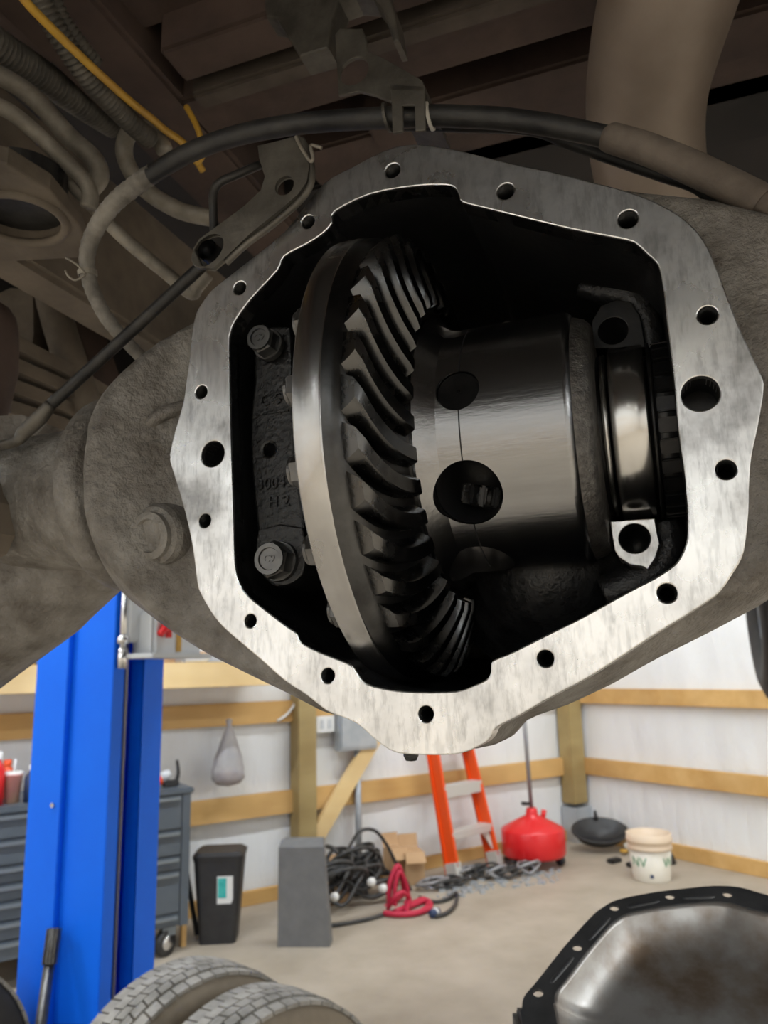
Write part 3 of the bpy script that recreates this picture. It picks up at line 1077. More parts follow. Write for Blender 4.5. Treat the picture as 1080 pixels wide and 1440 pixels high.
rd = thing('brake_cable', 'straight black coated cable running from the housing bracket to the axle end', 'cable', 'T', depth(60, 585, .57))
part('cable_run', MB().tube(Dp([(308, 352, .530), (284, 374, .532), (180, 470, .545), (66, 574, .57)]), .0044, 12, 5), 'rod', rd)
part('end_fitting', MB().tube(Dp([(72, 568, .568), (55, 588, .57), (34, 608, .575), (24, 620, .575), (0, 627, .58), (-25, 630, .58)]), [.0045, .0058, .0055, .004, .0038, .0038], 12, 4), 'bracket', rd)

# ================================================================== TRUCK UNDERSIDE
def Tz(px, py, z):
    return hit(px, py, 'T', 2, z)


def Tu(px, py, u):
    return hit(px, py, 'T', 0, u)


chas = thing('truck_chassis', 'raised pickup truck underside with brown rusty rails and crossmembers', 'truck', 'T', (.06, 1.0, .2))
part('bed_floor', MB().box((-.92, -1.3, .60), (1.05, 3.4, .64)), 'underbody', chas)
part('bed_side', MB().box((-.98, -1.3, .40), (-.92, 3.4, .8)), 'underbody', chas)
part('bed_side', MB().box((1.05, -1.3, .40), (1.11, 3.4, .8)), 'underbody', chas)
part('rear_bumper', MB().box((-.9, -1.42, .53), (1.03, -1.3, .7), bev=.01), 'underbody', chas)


def beam(nx, ny, fx, fy, z, px_l, u1, m, h=.09):
    y0, y1 = Tz(nx, ny, z).y, Tz(fx, fy, z).y
    ul = Tz(px_l[0], px_l[1], z).x if isinstance(px_l, tuple) else px_l
    part('crossmember', MB().box((ul, y0, z), (u1, y1, z + h), bev=.004), m, chas)


beam(420, 5, 400, 74, .43, (254, 111), .9, 'frame')
beam(500, 62, 500, 92, .425, (262, 130), .9, 'frame_mid', .06)
beam(460, 78, 460, 150, .44, (255, 150), .9, 'frame')
beam(760, 100, 760, 160, .46, -.1, .9, 'frame')
beam(560, 178, 560, 260, .47, -.2, .9, 'frame')
beam(300, -120, 300, 10, .47, -.42, .9, 'frame')
beam(420, 270, 420, 345, .47, -.3, .9, 'underbody')
# longitudinal members on the left
za, zbm = Tu(255, 180, -.25).z, Tu(170, 120, -.25).z
part('bed_sill', MB().box((-.34, -1.25, .44), (-.25, 3.2, .56), bev=.005), 'frame', chas)
rail_z0 = Tu(200, 470, -.36).z
rail_z1 = Tu(160, 250, -.36).z
print('rail', rail_z0, rail_z1, za, zbm)
part('frame_rail', MB().box((-.41, -1.0, max(rail_z0, .05)), (-.36, 3.6, rail_z1), bev=.006), 'frame_tan', chas, 'dusty tan left frame rail')
part('frame_rail', MB().box((.48, -1.0, .16), (.56, 3.1, .36), bev=.006), 'frame', chas)
hp = [Tz(x, y, .235) for x, y in ((-60, 215), (10, 232), (70, 268), (112, 318), (128, 362), (60, 366), (-60, 372))]
zz = .235
hc, hx, hy = Tz(25, 308, zz), Tz(92, 318, zz), Tz(22, 276, zz)
ell = []
for k in range(28):
    t = 2 * PI * k / 28
    q = Tz(25 + 68 * math.cos(t), 307 + 33 * math.sin(t) + 12 * math.cos(t), zz)
    ell.append((q.x, q.y))
part('spring_hanger', MB().mesh(plate_mesh([[(p.x, p.y) for p in hp], ell], .008, .002), Matrix.Translation((0, 0, zz + .008))), 'frame_tan', chas, 'dusty hanger plate with a large round hole')
part('hole_shade_cap', MB().prism([Vector((x, y, zz + .012)) for x, y in ell], (0, 0, .03)), 'rubber', chas, 'black cap standing in for the shade inside the hanger hole')  # black cap closes the hole; its colour stands in for the shade inside
part('hanger_rim', MB().tube([Vector((x, y, zz)) for x, y in ell + ell[:2]], .004, 8, 2), 'frame_tan', chas)
ph = [Tf(x, y, .03) for x, y in ((372, -60), (383, 38), (398, 41), (430, 94), (470, 82), (474, 45), (484, 16), (505, 8), (530, 10), (546, 30), (560, 74), (568, 72), (562, 34), (548, -5), (545, -60))]
hh = [(lambda q: (q.x, q.z))(q) for q in ph]
part('hanger_bracket', MB().mesh(plate_mesh([hh], .012, .002), MX((0, .03, 0), (0, -1, 0), (1, 0, 0))), 'bracket', chas, 'grey hanger bracket with arched cut-out')
tp = Tz(620, 70, .44)

lf = thing('leaf_spring', 'dusty leaf spring pack of stacked leaves left of the axle', 'leaf spring', 'T', depth(80, 560, .95))
for k in range(4):
    d0 = [depth(-60, 470 + 34 * k, .86 - .0 * k), depth(60, 527 + 27 * k, .95), depth(190, 600 + 22 * k, 1.1)]
    mbx = MB()
    for a_, b_ in zip(d0, d0[1:]):
        mbx.prism([a_ + Vector((-.04, 0, 0)), a_ + Vector((.03, 0, 0)), b_ + Vector((.03, 0, 0)), b_ + Vector((-.04, 0, 0))], (0, 0, .016))
    part('leaf', mbx, 'frame_tan', lf)
st = thing('shock_absorber', 'dusty tan shock absorber standing behind the leaf spring', 'shock absorber', 'T', depth(100, 545, 1.0))
s0, s1, s2 = depth(52, 330, .98), depth(75, 430, .98), depth(122, 580, .98)
part('strut', MB().tube([s0, s1, s2], [.016, .02, .022], 18, 4), 'frame_tan', st)
part('shroud', MB().prism(Dp([(52, 420, 1.0), (95, 418, 1.0), (138, 545, 1.0), (120, 575, 1.0), (40, 540, 1.0)]), (0, .06, 0)), 'frame', st)
solo('bump_block', MB().prism(Dp([(-30, 425, .97), (15, 405, .97), (46, 408, .97), (47, 470, .97), (44, 492, .97), (28, 475, .97), (-30, 470, .97)]), (0, .06, .0)), 'frame_tan', 'light tan block with jagged top beside the leaf spring', 'block', 'T')
solo('spring_eye', MB().tube(Dp([(-30, 440, .8), (-8, 455, .8), (-6, 520, .8), (-14, 590, .8)]), [.015, .022, .022, .015], 16, 5), 'frame', 'dark brown rounded bush at the leaf spring front', 'bush', 'T')

cd = solo('corrugated_conduit', MB().tube([Tu(x, y, -.236) for x, y in ((35, -55), (62, 12), (110, 90), (150, 138), (190, 178), (212, 196))], .0085, 12, 6, wave=(.0042, .13)), 'conduit', 'ribbed black conduit alongside the yellow wire', 'conduit', 'T')
solo('corrugated_conduit', MB().tube([Tu(x, y, -.236) for x, y in ((64, -30), (90, 30), (135, 90))], .006, 12, 6, wave=(.0042, .13)), 'conduit', 'thin ribbed conduit tucked behind the yellow wire', 'conduit', 'T')
solo('corrugated_conduit', MB().tube([Tu(x, y, -.36) for x, y in ((-60, 20), (0, 66), (50, 100), (100, 136), (160, 175))], .014, 12, 6, wave=(.005, .10)), 'conduit', 'thick dark ribbed conduit above the two grey tubes', 'conduit', 'T')
solo('yellow_wire', MB().tube([Tu(x, y, -.224) for x, y in ((15, -30), (38, 4), (85, 52), (130, 95), (180, 140), (215, 168), (232, 183), (262, 205), (285, 240))], .0034, 10, 6), 'yellow', 'yellow wire running along the ribbed conduit', 'wire', 'T')
solo('yellow_wire', MB().tube(Dp([(262, 150, .72), (273, 170, .715), (281, 190, .71), (286, 215, .71), (275, 232, .71)]), .0028, 10, 5), 'yellow', 'short yellow wire end beside the arching hose', 'wire', 'T')
solo('hooked_tube', MB().tube(Dp([(232, 212, .72), (222, 196, .72), (205, 182, .72), (188, 182, .72), (176, 198, .72), (176, 222, .72), (190, 250, .72), (215, 275, .72), (255, 297, .72), (300, 307, .72)]), .0080, 14, 6), 'tube', 'grey tube bent round like a hook under the rail', 'tube', 'T')
solo('steel_tube', MB().tube(Dp([(-40, 90, .70), (10, 112, .70), (50, 140, .70), (95, 190, .70), (130, 222, .70), (140, 245, .70), (130, 262, .70), (118, 270, .70)]), .0088, 14, 6), 'tube', 'thick dusty grey tube curling back above its thinner twin', 'tube', 'T')
solo('steel_tube', MB().tube(Dp([(-40, 135, .64), (10, 155, .64), (45, 182, .64), (80, 215, .64), (115, 250, .64), (127, 272, .64), (124, 292, .64)]), .0068, 14, 6), 'tube', 'thinner dusty grey tube bending down beside the hanger plate', 'tube', 'T')
solo('steel_tube', MB().tube(Dp([(70, 225, .66), (130, 290, .66), (180, 340, .66), (235, 385, .66), (268, 412, .66), (276, 405, .66), (292, 385, .66)]), .0058, 12, 6), 'tube', 'straight dusty tube along the rail with a small hook end', 'tube', 'T')
solo('wiring_loom', MB().tube(Dp([(128, -30, .84), (160, 25, .84), (200, 75, .84), (240, 118, .84), (268, 145, .84), (262, 160, .84), (278, 170, .84)]), .0085, 12, 6), 'rod', 'black taped wiring loom under the bed crossmembers', 'loom', 'T')
solo('exhaust_pipe', MB().tube(Dp([(962, -110, .60), (945, -30, .62), (922, 60, .65), (909, 130, .68), (908, 195, .71), (918, 270, .75), (935, 360, .80)]), [.057, .056, .054, .052, .051, .051, .051], 40, 8), 'exhaust', 'fat tan exhaust pipe curving down behind the axle housing', 'pipe', 'T')
bkg = thing('dark_backing', 'added dark backing box beyond the left leaf spring', 'backing', 'T', (-.75, 1.4, .06))  # banded dark box added to cover the bright wall showing at the left edge
part('tank', MB().box((-.92, .85, .04), (-.52, 2.2, .34), bev=.03), 'underbody', bkg)
for yy in (1.2, 1.8):
    part('backing_band', MB().box((-.925, yy, .034), (-.515, yy + .04, .345)), 'frame', bkg)
ms = thing('heat_shield', 'dark panel beside the tan exhaust pipe', 'panel', 'T', (.6, .75, .3))
part('panel', MB().box((.57, .75, .02), (1.0, .77, .58), bev=.004), 'underbody', ms)
part('bolt_block', MB().box((.585, .70, .27), (.70, .76, .34), bev=.004), 'rod', ms)

# ------------------------------------------------------------------ tyres


def tyre(name, label, group, R, W, M, side='tire_side', tread='tire', blocks=58):
    """axis = local Z of M (world)"""
    t = bpy.data.objects.new(name, None)
    C.objects.link(t)
    t.matrix_world = M
    BASE[t] = ('W', Vector((0, 0, 0)))
    tag(t, label, 'tire', group)
    h = W / 2
    ri = R * .56
    c_ = MB().lathe([(ri, -h * .7), (ri * 1.04, -h * .78), (R * .72, -h * 1.02), (R * .85, -h * 1.03), (R * .93, -h * .93), (R * .965, -h * .80), (R * .97, 0), (R * .965, h * .80), (R * .93, h * .93),
                     (R * .85, h * 1.03), (R * .72, h * 1.02), (ri * 1.04, h * .78), (ri, h * .7), (ri * .98, 0), (ri, -h * .7)], 72)
    part('carcass', c_, side, t)
    tb = MB()
    for k in range(blocks):
        for j, (z0, z1) in enumerate(((-.86, -.50), (-.46, -.17), (-.135, .135), (.17, .46), (.50, .86))):
            a = 2 * PI * (k + (.5 if j % 2 else 0)) / blocks
            da = PI / blocks * .86
            r0 = R * .962
            r1 = R * (1.0 if abs(z0 + z1) < 1.2 else .988)
            sk = .18 * da * (1 if z0 > 0 else -1)
            vs = []
            for rr in (r0, r1):
                for zz_, aa in ((z0, a - da - sk), (z0, a + da - sk), (z1, a + da + sk), (z1, a - da + sk)):
                    vs.append(Vector((rr * math.cos(aa), rr * math.sin(aa), zz_ * h)))
            tb.add(vs, [(0, 1, 2, 3), (4, 7, 6, 5), (0, 4, 5, 1), (1, 5, 6, 2), (2, 6, 7, 3), (3, 7, 4, 0)])
    part('tread', tb, tread, t, kind='stuff')
    return t


RT = .355


def tyre_at(px, py, d, yaw, name, label, group, R=RT, W=.20, **k):
    """upright tyre standing on the floor whose top shows at px,py at depth d"""
    q = depth(px, py, d, 'W')
    M_ = MX((q.x, q.y, R), (math.cos(yaw), math.sin(yaw), 0), (0, 0, 1))
    return tyre(name, label, group, R, W, M_, **k)


tyre_at(268, 1362, 1.98, math.radians(-42), 'spare_tire', 'dusty upright truck tire right beside the blue lift column', None)
tyre_at(362, 1372, 1.80, math.radians(-42), 'spare_tire', 'dusty upright truck tire leaning next to its twin, farther from the lift column', None)
tyre_at(-140, 1325, 2.1, math.radians(-40), 'spare_tire', 'black truck tire with coarse pale tread in front of the tool cabinet', None, side='tire_black')
fw = FR['T'] @ Vector((.675, 3.55, .08))
fm = MX(fw, FR['T'].to_3x3() @ Vector((1, 0, 0)), (0, 0, 1))
fwt = tyre('front_wheel', 'black front tire of the raised truck seen past the housing', None, .40, .26, fm, side='tire_black', tread='tire_black')
part('wheel_rim', MB().lathe([(.22, -.09), (.215, -.05), (.18, -.03), (.06, .02), (0, .02)], 40), 'galv', fwt)

# ================================================================== BLUE LIFT COLUMN
q = depth(152, 1100, 2.45, 'T')
LU, LS = q.x, q.y
LZ0 = -AXLE.z
CW, CD, LH = .28, .27, 2.1
lift = thing('lift_column', 'bright blue two-post car lift column with open channel', 'car lift', 'T', (LU - CW / 2, LS + CD / 2, LZ0))
t_ = .008
part('back_plate', MB().box((LU - CW, LS, LZ0), (LU, LS + t_, LH), bev=.002), 'blue', lift)
part('outer_plate', MB().box((LU - CW, LS, LZ0), (LU - CW + t_, LS + CD, LH)), 'blue', lift)
part('far_plate', MB().box((LU - CW, LS + CD - t_, LZ0), (LU, LS + CD, LH)), 'blue', lift)
part('near_lip', MB().box((LU - t_, LS + .001, LZ0), (LU + .001, LS + .055, LH)).box((LU - .05, LS + .047, LZ0), (LU, LS + .055, LH)), 'blue', lift)
part('far_lip', MB().box((LU - t_, LS + CD - .11, LZ0), (LU + .001, LS + CD - .001, LH)).box((LU - .05, LS + CD - .11, LZ0), (LU, LS + CD - .102, LH)), 'blue', lift)
part('cover_strip', MB().box((LU - CW - .02, LS - .022, LZ0), (LU - .165, LS, LH), bev=.003), 'blue', lift, 'raised blue cover strip')
part('lift_cable', MB().tube([Vector((LU - .03, LS + .105, LZ0)), Vector((LU - .03, LS + .105, LH))], .006, 10, 1), 'grey_cable', lift, 'grey lifting cable')
part('base_plate', MB().box((LU - CW - .1, LS - .1, LZ0), (LU + .1, LS + CD + .1, LZ0 + .018)), 'blue', lift)
for k, (x, y) in enumerate(((75, 1132), (25, 1412))):
    q = hit(x, y, 'T', 1, LS - .022)
    part('bolt', MB().hexbolt(MX(q, (0, -1, 0), (1, 0, 0)), .007, .006), 'chrome', lift)
# carriage with arm pivot
zc0 = hit(190, 925, 'T', 0, LU + .02).z
car = thing('lift_carriage', 'pale grey lift carriage box riding on the blue column', 'lift carriage', 'T', (LU + .08, LS + .16, zc0))
part('carriage_box', MB().box((LU + .004, LS + .075, zc0), (LU + .10, LS + .36, zc0 + .16), bev=.012), 'lift_grey', car)
part('carriage_plate', MB().box((LU + .004, LS + .02, zc0 + .05), (LU + .04, LS + .26, zc0 + .42), bev=.008), 'lift_grey', car)
part('shelf_plate', MB().box((LU + .0, LS + .02, zc0 - .004), (LU + .14, LS + .37, zc0 + .012), bev=.003), 'lift_grey', car)
q0 = hit(153, 930, 'T', 1, LS - .0)
part('hydraulic_rod', MB().tube([Vector((LU + .018, LS + .02, zc0 - .02)), Vector((LU + .018, LS + .02, zc0 + .3))], .012, 14, 1)
     .tube([Vector((LU + .018, LS + .02, zc0 - .035)), Vector((LU + .018, LS + .02, zc0 + .03))], .018, 6, 1)
     .tube([Vector((LU + .018, LS + .02, zc0 + .045)), Vector((LU + .018, LS + .02, zc0 + .07))], .02, 14, 1), 'chrome', car, 'bright hydraulic fitting')
rq = hit(228, 880, 'T', 0, LU + .10)
part('latch', MB().tube([rq + Vector((.012, .015, .03)), rq + Vector((.014, .0, -.005)), rq + Vector((.012, -.025, -.03))], [.012, .015, .012], 10, 4)
     .tube([rq + Vector((.012, .02, .02)), rq + Vector((.014, .02, -.04))], .011, 10, 1), 'red', car, 'dull red latch')
yq = hit(251, 898, 'T', 0, LU + .10)
part('label', MB().box((LU + .1, yq.y - .014, yq.z - .045), (LU + .103, yq.y + .014, yq.z + .045)), 'yellow', car, 'yellow label')

# axle shaft with splined end leaning on the column
qa, qb = hit(76, 1306, 'T', 1, LS - .05), None
foot = Vector((qa.x + .10, qa.y - .20, LZ0))
d_ = (qa - foot).normalized()
sh = thing('axle_shaft', 'dark steel axle shaft with splined tip leaning against the blue column', 'axle shaft', 'T', foot)
part('shaft', MB().tube([foot, qa - d_ * .09], .0165, 16, 1), 'bolt', sh)
spl = MB()
pr = [(.0185, 0), (.0185, .10)]
ms_ = MX(qa - d_ * .095, d_, (1, 0, 0))
for k in range(14):
    spl.box((.014, -.0022, 0), (.0215, .0022, .095), ms_ @ Matrix.Rotation(2 * PI * k / 14, 4, 'Z'))
spl.lathe([(0, 0), (.0185, .0), (.0185, .09), (.014, .097), (0, .097)], 28, ms_)
part('spline', spl, 'bolt', sh, 'worn splined tip')

# ================================================================== TOOL CABINET (room frame)
qr = Fl(263, 1340)
TY = qr.y - .0            # front plane
TX1 = qr.x
ztop = hit(240, 1110, 'R', 1, TY).z
TX0 = hit(-60, 1200, 'R', 1, TY).x
tbx = thing('tool_cabinet', 'slate grey rolling tool cabinet with many drawers behind the lift', 'tool cabinet', 'R', ((TX0 + TX1) / 2, TY + .25, 0))
zb0 = .14
part('cabinet_body', MB().box((TX0, TY + .012, zb0), (TX1, TY + .52, ztop - .02), bev=.004), 'slate', tbx)
part('top', MB().box((TX0 - .02, TY - .01, ztop - .03), (TX1 + .015, TY + .54, ztop), bev=.006), 'slate', tbx)
part('corner_post', MB().box((TX1 - .045, TY - .002, zb0), (TX1, TY + .02, ztop - .03)), 'slate', tbx)
split = hit(175, 1250, 'R', 1, TY).x


def drawers(x0, x1, zs):
    for z0, z1 in zip(zs, zs[1:]):
        d = part('drawer', MB().box((x0, TY - .004, z0 + .006), (x1, TY + .02, z1 - .006), bev=.003), 'slate', tbx)
        part('pull', MB().box((x0 + .01, TY - .022, z1 - .03), (x1 - .01, TY - .003, z1 - .012), bev=.004), 'slate_hi', d)


H_ = ztop - .03 - zb0
drawers(split + .01, TX1 - .05, [zb0 + H_ * k for k in (0, .10, .42, .53, .73, 1.0)])
drawers(TX0 + .03, split - .01, [zb0 + H_ * k for k in (0, .14, .27, .40, .52, .64, .82, 1.0)])
cw_ = MB().lathe([(0, -.02), (.03, -.02), (.058, -.022), (.064, -.016), (.064, .016), (.058, .022), (.03, .02), (0, .02)], 32, MX((TX1 - .11, TY + .03, .064), (.45, -.89, 0), (0, 0, 1)))
cst = part('caster', cw_, 'rubber', tbx)
part('caster_hub', MB().lathe([(0, .023), (.034, .023), (.036, .019)], 20, MX((TX1 - .11, TY + .03, .064), (.45, -.89, 0), (0, 0, 1))), 'chrome', cst)
part('caster_fork', MB().box((TX1 - .13, TY + .01, .10), (TX1 - .06, TY + .07, zb0)), 'slate_hi', tbx)
for x in (TX0 + .1, split):
    part('caster', MB().lathe([(0, -.02), (.064, -.02), (.064, .02), (0, .02)], 28, MX((x, TY + .06, .064), (.45, -.89, 0), (0, 0, 1))), 'rubber', tbx)
solo('wood_stake', MB().box((TX1 + .004, TY + .1, 0), (TX1 + .03, TY + .13, .2)), 'pine', 'short pine strip standing at the cabinet corner by the caster', 'wood strip', 'R')
# things on the cabinet


def on_cab(px, py, dy=.12):
    return hit(px, py, 'R', 1, TY + dy)


q = on_cab(17, 1118)
cupq = Vector((q.x, q.y, ztop))
cup = thing('drink_cup', 'clear pink drink cup with white straw on the cabinet', 'cup', 'R', cupq)
mm = Matrix.Translation(cupq)
part('cup_body', MB().lathe([(0, 0), (.032, 0), (.044, .13), (.047, .132), (.047, .14), (.042, .14), (0, .135)], 28, mm), 'pink', cup)
part('lid', MB().lathe([(.047, .14), (.047, .148), (.038, .152), (0, .152)], 28, mm), 'white', cup)
part('straw', MB().tube([cupq + Vector((.0, 0, .13)), cupq + Vector((.004, -.01, .21))], .006, 10, 1), 'white', cup)


def bottle(px, label, m, capm, r, h, dy=.12):
    b = Vector((on_cab(px, 1100, dy).x, TY + dy, ztop))
    t = thing('bottle', label, 'bottle', 'R', b)
    part('bottle_body', MB().lathe([(0, 0), (r, 0), (r, h * .68), (r * .5, h * .84), (r * .42, h * .86), (r * .42, h)], 24, Matrix.Translation(b)), m, t)
    part('cap', MB().lathe([(r * .5, h * .9), (r * .5, h * 1.05), (0, h * 1.06)], 18, Matrix.Translation(b)), capm, t)


bottle(45, 'dark blue bottle with white cap beside the drink cup', 'navy', 'white', .036, .17, .10)
bottle(-4, 'tall red spray bottle next to the drink cup', 'red', 'white', .034, .24, .10)
bottle(9, 'rust orange bottle behind the drink cup', 'orange', 'orange', .04, .18, .34)
# drill-like clamp
q = Vector((on_cab(226, 1100, .1).x, TY + .1, ztop))
dr = thing('pistol_grip_tool', 'black and orange pistol grip tool standing on the cabinet edge', 'power tool', 'R', q)
part('handle', MB().box(q + Vector((.015, -.02, .0)), q + Vector((.10, .025, .035)), bev=.006).tube([q + Vector((.085, 0, .02)), q + Vector((.098, 0, .07)), q + Vector((.088, 0, .14))], [.012, .011, .008], 10, 4), 'black_pl', dr)
part('body', MB().tube([q + Vector((-.0, 0, .05)), q + Vector((.05, 0, .075))], [.03, .022], 14, 1), 'lift_grey', dr)
part('nose', MB().tube([q + Vector((-.05, 0, .03)), q + Vector((.0, 0, .045))], [.02, .032], 14, 1), 'orange', dr)
solo('pry_bar', MB().tube([q + Vector((.0, .08, .0)), q + Vector((-.02, .2, .25)), q + Vector((-.03, .3, .42))], .009, 8, 3), 'black_pl', 'thin black bar leaning behind the orange pistol grip tool', 'bar', 'R')

# ================================================================== SHELF OVER THE CABINET
SO = .42
zs0, zs1 = Rb(250, 968, SO).z, Rb(250, 932, SO).z
sx1 = Rb(400, 960, SO).x
shf = thing('wall_shelf', 'long pale pine board shelf mounted on the white back wall', 'shelf', 'R', ((XL + sx1) / 2, DB - SO / 2, zs0))
part('front_board', MB().box((XL + .1, DB - SO, zs0), (sx1, DB - SO + .038, zs1), bev=.003), 'pine_pale', shf)
part('deck', MB().box((XL + .1, DB - SO + .038, zs1 - .02), (sx1, DB - .045, zs1 - .001)), 'pine', shf)
for x in (sx1 - .1, sx1 - 1.4, sx1 - 2.8):
    part('bracket', MB().prism([(x, DB - .045, zs1 - .02), (x, DB - SO + .04, zs1 - .02), (x, DB - SO + .04, zs1 - .06), (x, DB - .09, zs0), (x, DB - .045, zs0)], (.038, 0, 0)), 'pine', shf)


def sh_x(px, off=.3):
    return Rb(px, 925, off).x


def shelf_box(px, w, d, h, m, name, label, cat, off=.32, parts=None):
    x = sh_x(px, off)
    t = thing(name, label, cat, 'R', (x, DB - off, zs1))
    part('body', MB().box((x - w / 2, DB - off - d / 2, zs1 - .001), (x + w / 2, DB - off + d / 2, zs1 + h), bev=min(w, d, h) * .12), m, t)
    part('lid', MB().box((x - w * .52, DB - off - d * .52, zs1 + h * .86), (x + w * .52, DB - off + d * .52, zs1 + h * 1.02), bev=.003), 'lift_grey', t)
    return t


shelf_box(285, .30, .14, .05, 'galv', 'parts_tray', 'low grey parts tray on the pine shelf', 'tray')
shelf_box(20, .34, .18, .10, 'slate_hi', 'parts_bin', 'grey plastic bin on the shelf left of the lift', 'bin')
shelf_box(-35, .2, .16, .2, 'galv', 'storage_case', 'blue grey storage case at the far end of the shelf', 'case')
x = sh_x(40, .36)
tp = thing('tape_roll', 'yellow tape roll on the shelf beside the grey bin', 'tape', 'R', (x, DB - .36, zs1))
part('roll', MB().lathe([(.02, 0), (.035, 0), (.035, .03), (.02, .03), (.02, 0)], 24, Matrix.Translation((x, DB - .38, zs1))), 'yellow', tp)
x0, x1 = sh_x(262, .4), sh_x(296, .4)
solo('caulk_tube', MB().tube([Vector((x0, DB - .385, zs1 + .022)), Vector((x1 - .03, DB - .385, zs1 + .022)), Vector((x1, DB - .385, zs1 + .022))], [.022, .022, .006], 14, 1), 'white', 'white tube lying along the front of the pine shelf', 'tube', 'R')
x0 = sh_x(310, .36)
solo('red_clamp', MB().tube([Vector((x0 - .04, DB - .37, zs1 + .018)), Vector((x0, DB - .36, zs1 + .03)), Vector((x0 + .05, DB - .37, zs1 + .018))], .016, 10, 3), 'red', 'small red clamp lying on the pine shelf', 'clamp', 'R')
x0 = sh_x(325, .36)
solo('wood_offcut', MB().box((x0 - .5, DB - .22, zs1), (x0 + .12, DB - .15, zs1 + .07), bev=.003), 'card', 'brown board offcut lying at the back of the shelf', 'board', 'R')

# ================================================================== BACK WALL FITTINGS
pb0, pb1 = Rb(476, 1057, .10), Rb(528, 1000, .10)
pan = thing('electrical_panel', 'grey electrical box with conduit on the back wall beside the post', 'electrical box', 'R', ((pb0.x + pb1.x) / 2, DB - .05, pb0.z))
part('enclosure', MB().box((pb0.x, DB - .12, pb0.z), (pb1.x, DB - .04, pb1.z + .1), bev=.006), 'galv', pan)
part('panel_door', MB().box((pb0.x + .012, DB - .128, pb0.z + .02), (pb1.x - .012, DB - .12, pb1.z + .09), bev=.003), 'galv', pan)
qc = Rb(502, 1100, .06)
part('conduit', MB().tube([Vector((qc.x, DB - .07, pb0.z)), Vector((qc.x, DB - .07, .02))], .024, 16, 1), 'galv', pan, 'grey vertical conduit')
lw = [Rb(x, y, .06) for x, y in ((512, 1050), (521, 1060), (520, 1072), (510, 1085))]
part('wire_loop', MB().tube(lw, .008, 8, 5), 'white', pan)
ob = [Rb(444, 1031, .06), Rb(470, 1006, .06)]
out = thing('wall_outlet', 'white double power outlet on the wall next to the timber post', 'outlet', 'R', ((ob[0].x + ob[1].x) / 2, DB - .05, ob[0].z))
part('cover_plate', MB().box((ob[0].x, DB - .07, ob[0].z), (ob[1].x, DB - .04, ob[1].z), bev=.004), 'white', out)
for k in (.3, .7):
    xm = ob[0].x + (ob[1].x - ob[0].x) * k
    part('socket', MB().box((xm - .014, DB - .074, (ob[0].z + ob[1].z) / 2 - .03), (xm + .014, DB - .07, (ob[0].z + ob[1].z) / 2 + .03), bev=.002), 'lift_grey', out)
# plastic bag hanging
bt, bb_ = Rb(315, 1012, .08), Rb(318, 1105, .1)
zc = (bt.z + bb_.z) / 2
hgt = bt.z - bb_.z
bag = thing('plastic_bag', 'cloudy plastic bag hanging from the upper board of the back wall', 'bag', 'R', (bb_.x, DB - .1, bb_.z))
prof = [(.002, 0), (.07, .03), (.105, .12), (.105, .25), (.085, .42), (.06, .62), (.035, .8), (.014, .92), (.02, 1.0), (.005, 1.02)]
mb = MB().lathe([(r, h * hgt) for r, h in prof], 28, Matrix.Translation((bb_.x, DB - .13, bb_.z)) @ Matrix.Scale(.7, 4, (0, 1, 0)))
for i, v in enumerate(mb.v):
    a = i % 28
    s = 1 + .10 * math.sin(a * 1.35 + v.z * 30) + .06 * math.sin(a * 2.9)
    v.x = bb_.x + (v.x - bb_.x) * s
part('bag_skin', mb, 'bag', bag)
part('contents', MB().lathe([(0, 0), (.04, .0), (.045, .06), (.02, .09), (0, .09)], 16, Matrix.Translation((bb_.x + .02, DB - .13, bb_.z + .12))), 'navy', bag, 'dark blue contents')
part('contents', MB().lathe([(0, 0), (.05, .01), (.06, .05), (.03, .08), (0, .08)], 16, Matrix.Translation((bb_.x - .01, DB - .13, bb_.z + .02))), 'pink', bag, 'pinkish contents')
# white cord drooping by the post
solo('white_cord', MB().tube([Rb(x, y, .06) for x, y in ((425, 960), (417, 985), (405, 1003), (390, 1014))], .009, 8, 5), 'white', 'white cord drooping over the upper wall board by the post', 'cord', 'R')

# ================================================================== TRASH BIN, FOAM SLAB
cb, cf = Fl(318, 1327), Fl(300, 1312)
bz = hit(318, 1200, 'R', 1, cb.y).z


def taper_box(c, w0, d0, w1, d1, z0, z1, rot, bev=.02, n=6):
    """rounded rectangle rings"""
    def rr(w, d, z):
        pts = []
        r = min(w, d) * .16
        for (sx, sy, a0) in ((1, 1, 0), (-1, 1, PI / 2), (-1, -1, PI), (1, -1, 3 * PI / 2)):
            for k in range(n):
                a = a0 + PI / 2 * k / (n - 1)
                pts.append(Vector((sx * (w / 2 - r) + r * math.cos(a), sy * (d / 2 - r) + r * math.sin(a), z)))
        return pts
    M_ = Matrix.Translation(Vector((c.x, c.y, 0))) @ Matrix.Rotation(rot, 4, 'Z')
    A, B = rr(w0, d0, z0), rr(w1, d1, z1)
    k = len(A)
    vs = [M_ @ v for v in A + B]
    fs = [(i, (i + 1) % k, (i + 1) % k + k, i + k) for i in range(k)] + [tuple(range(k))[::-1], tuple(range(k, 2 * k))]
    return MB().add(vs, fs)


def scale_m(c0, c1, c_fr_y):
    return (hit(c1, 1250, 'R', 1, c_fr_y).x - hit(c0, 1250, 'R', 1, c_fr_y).x)


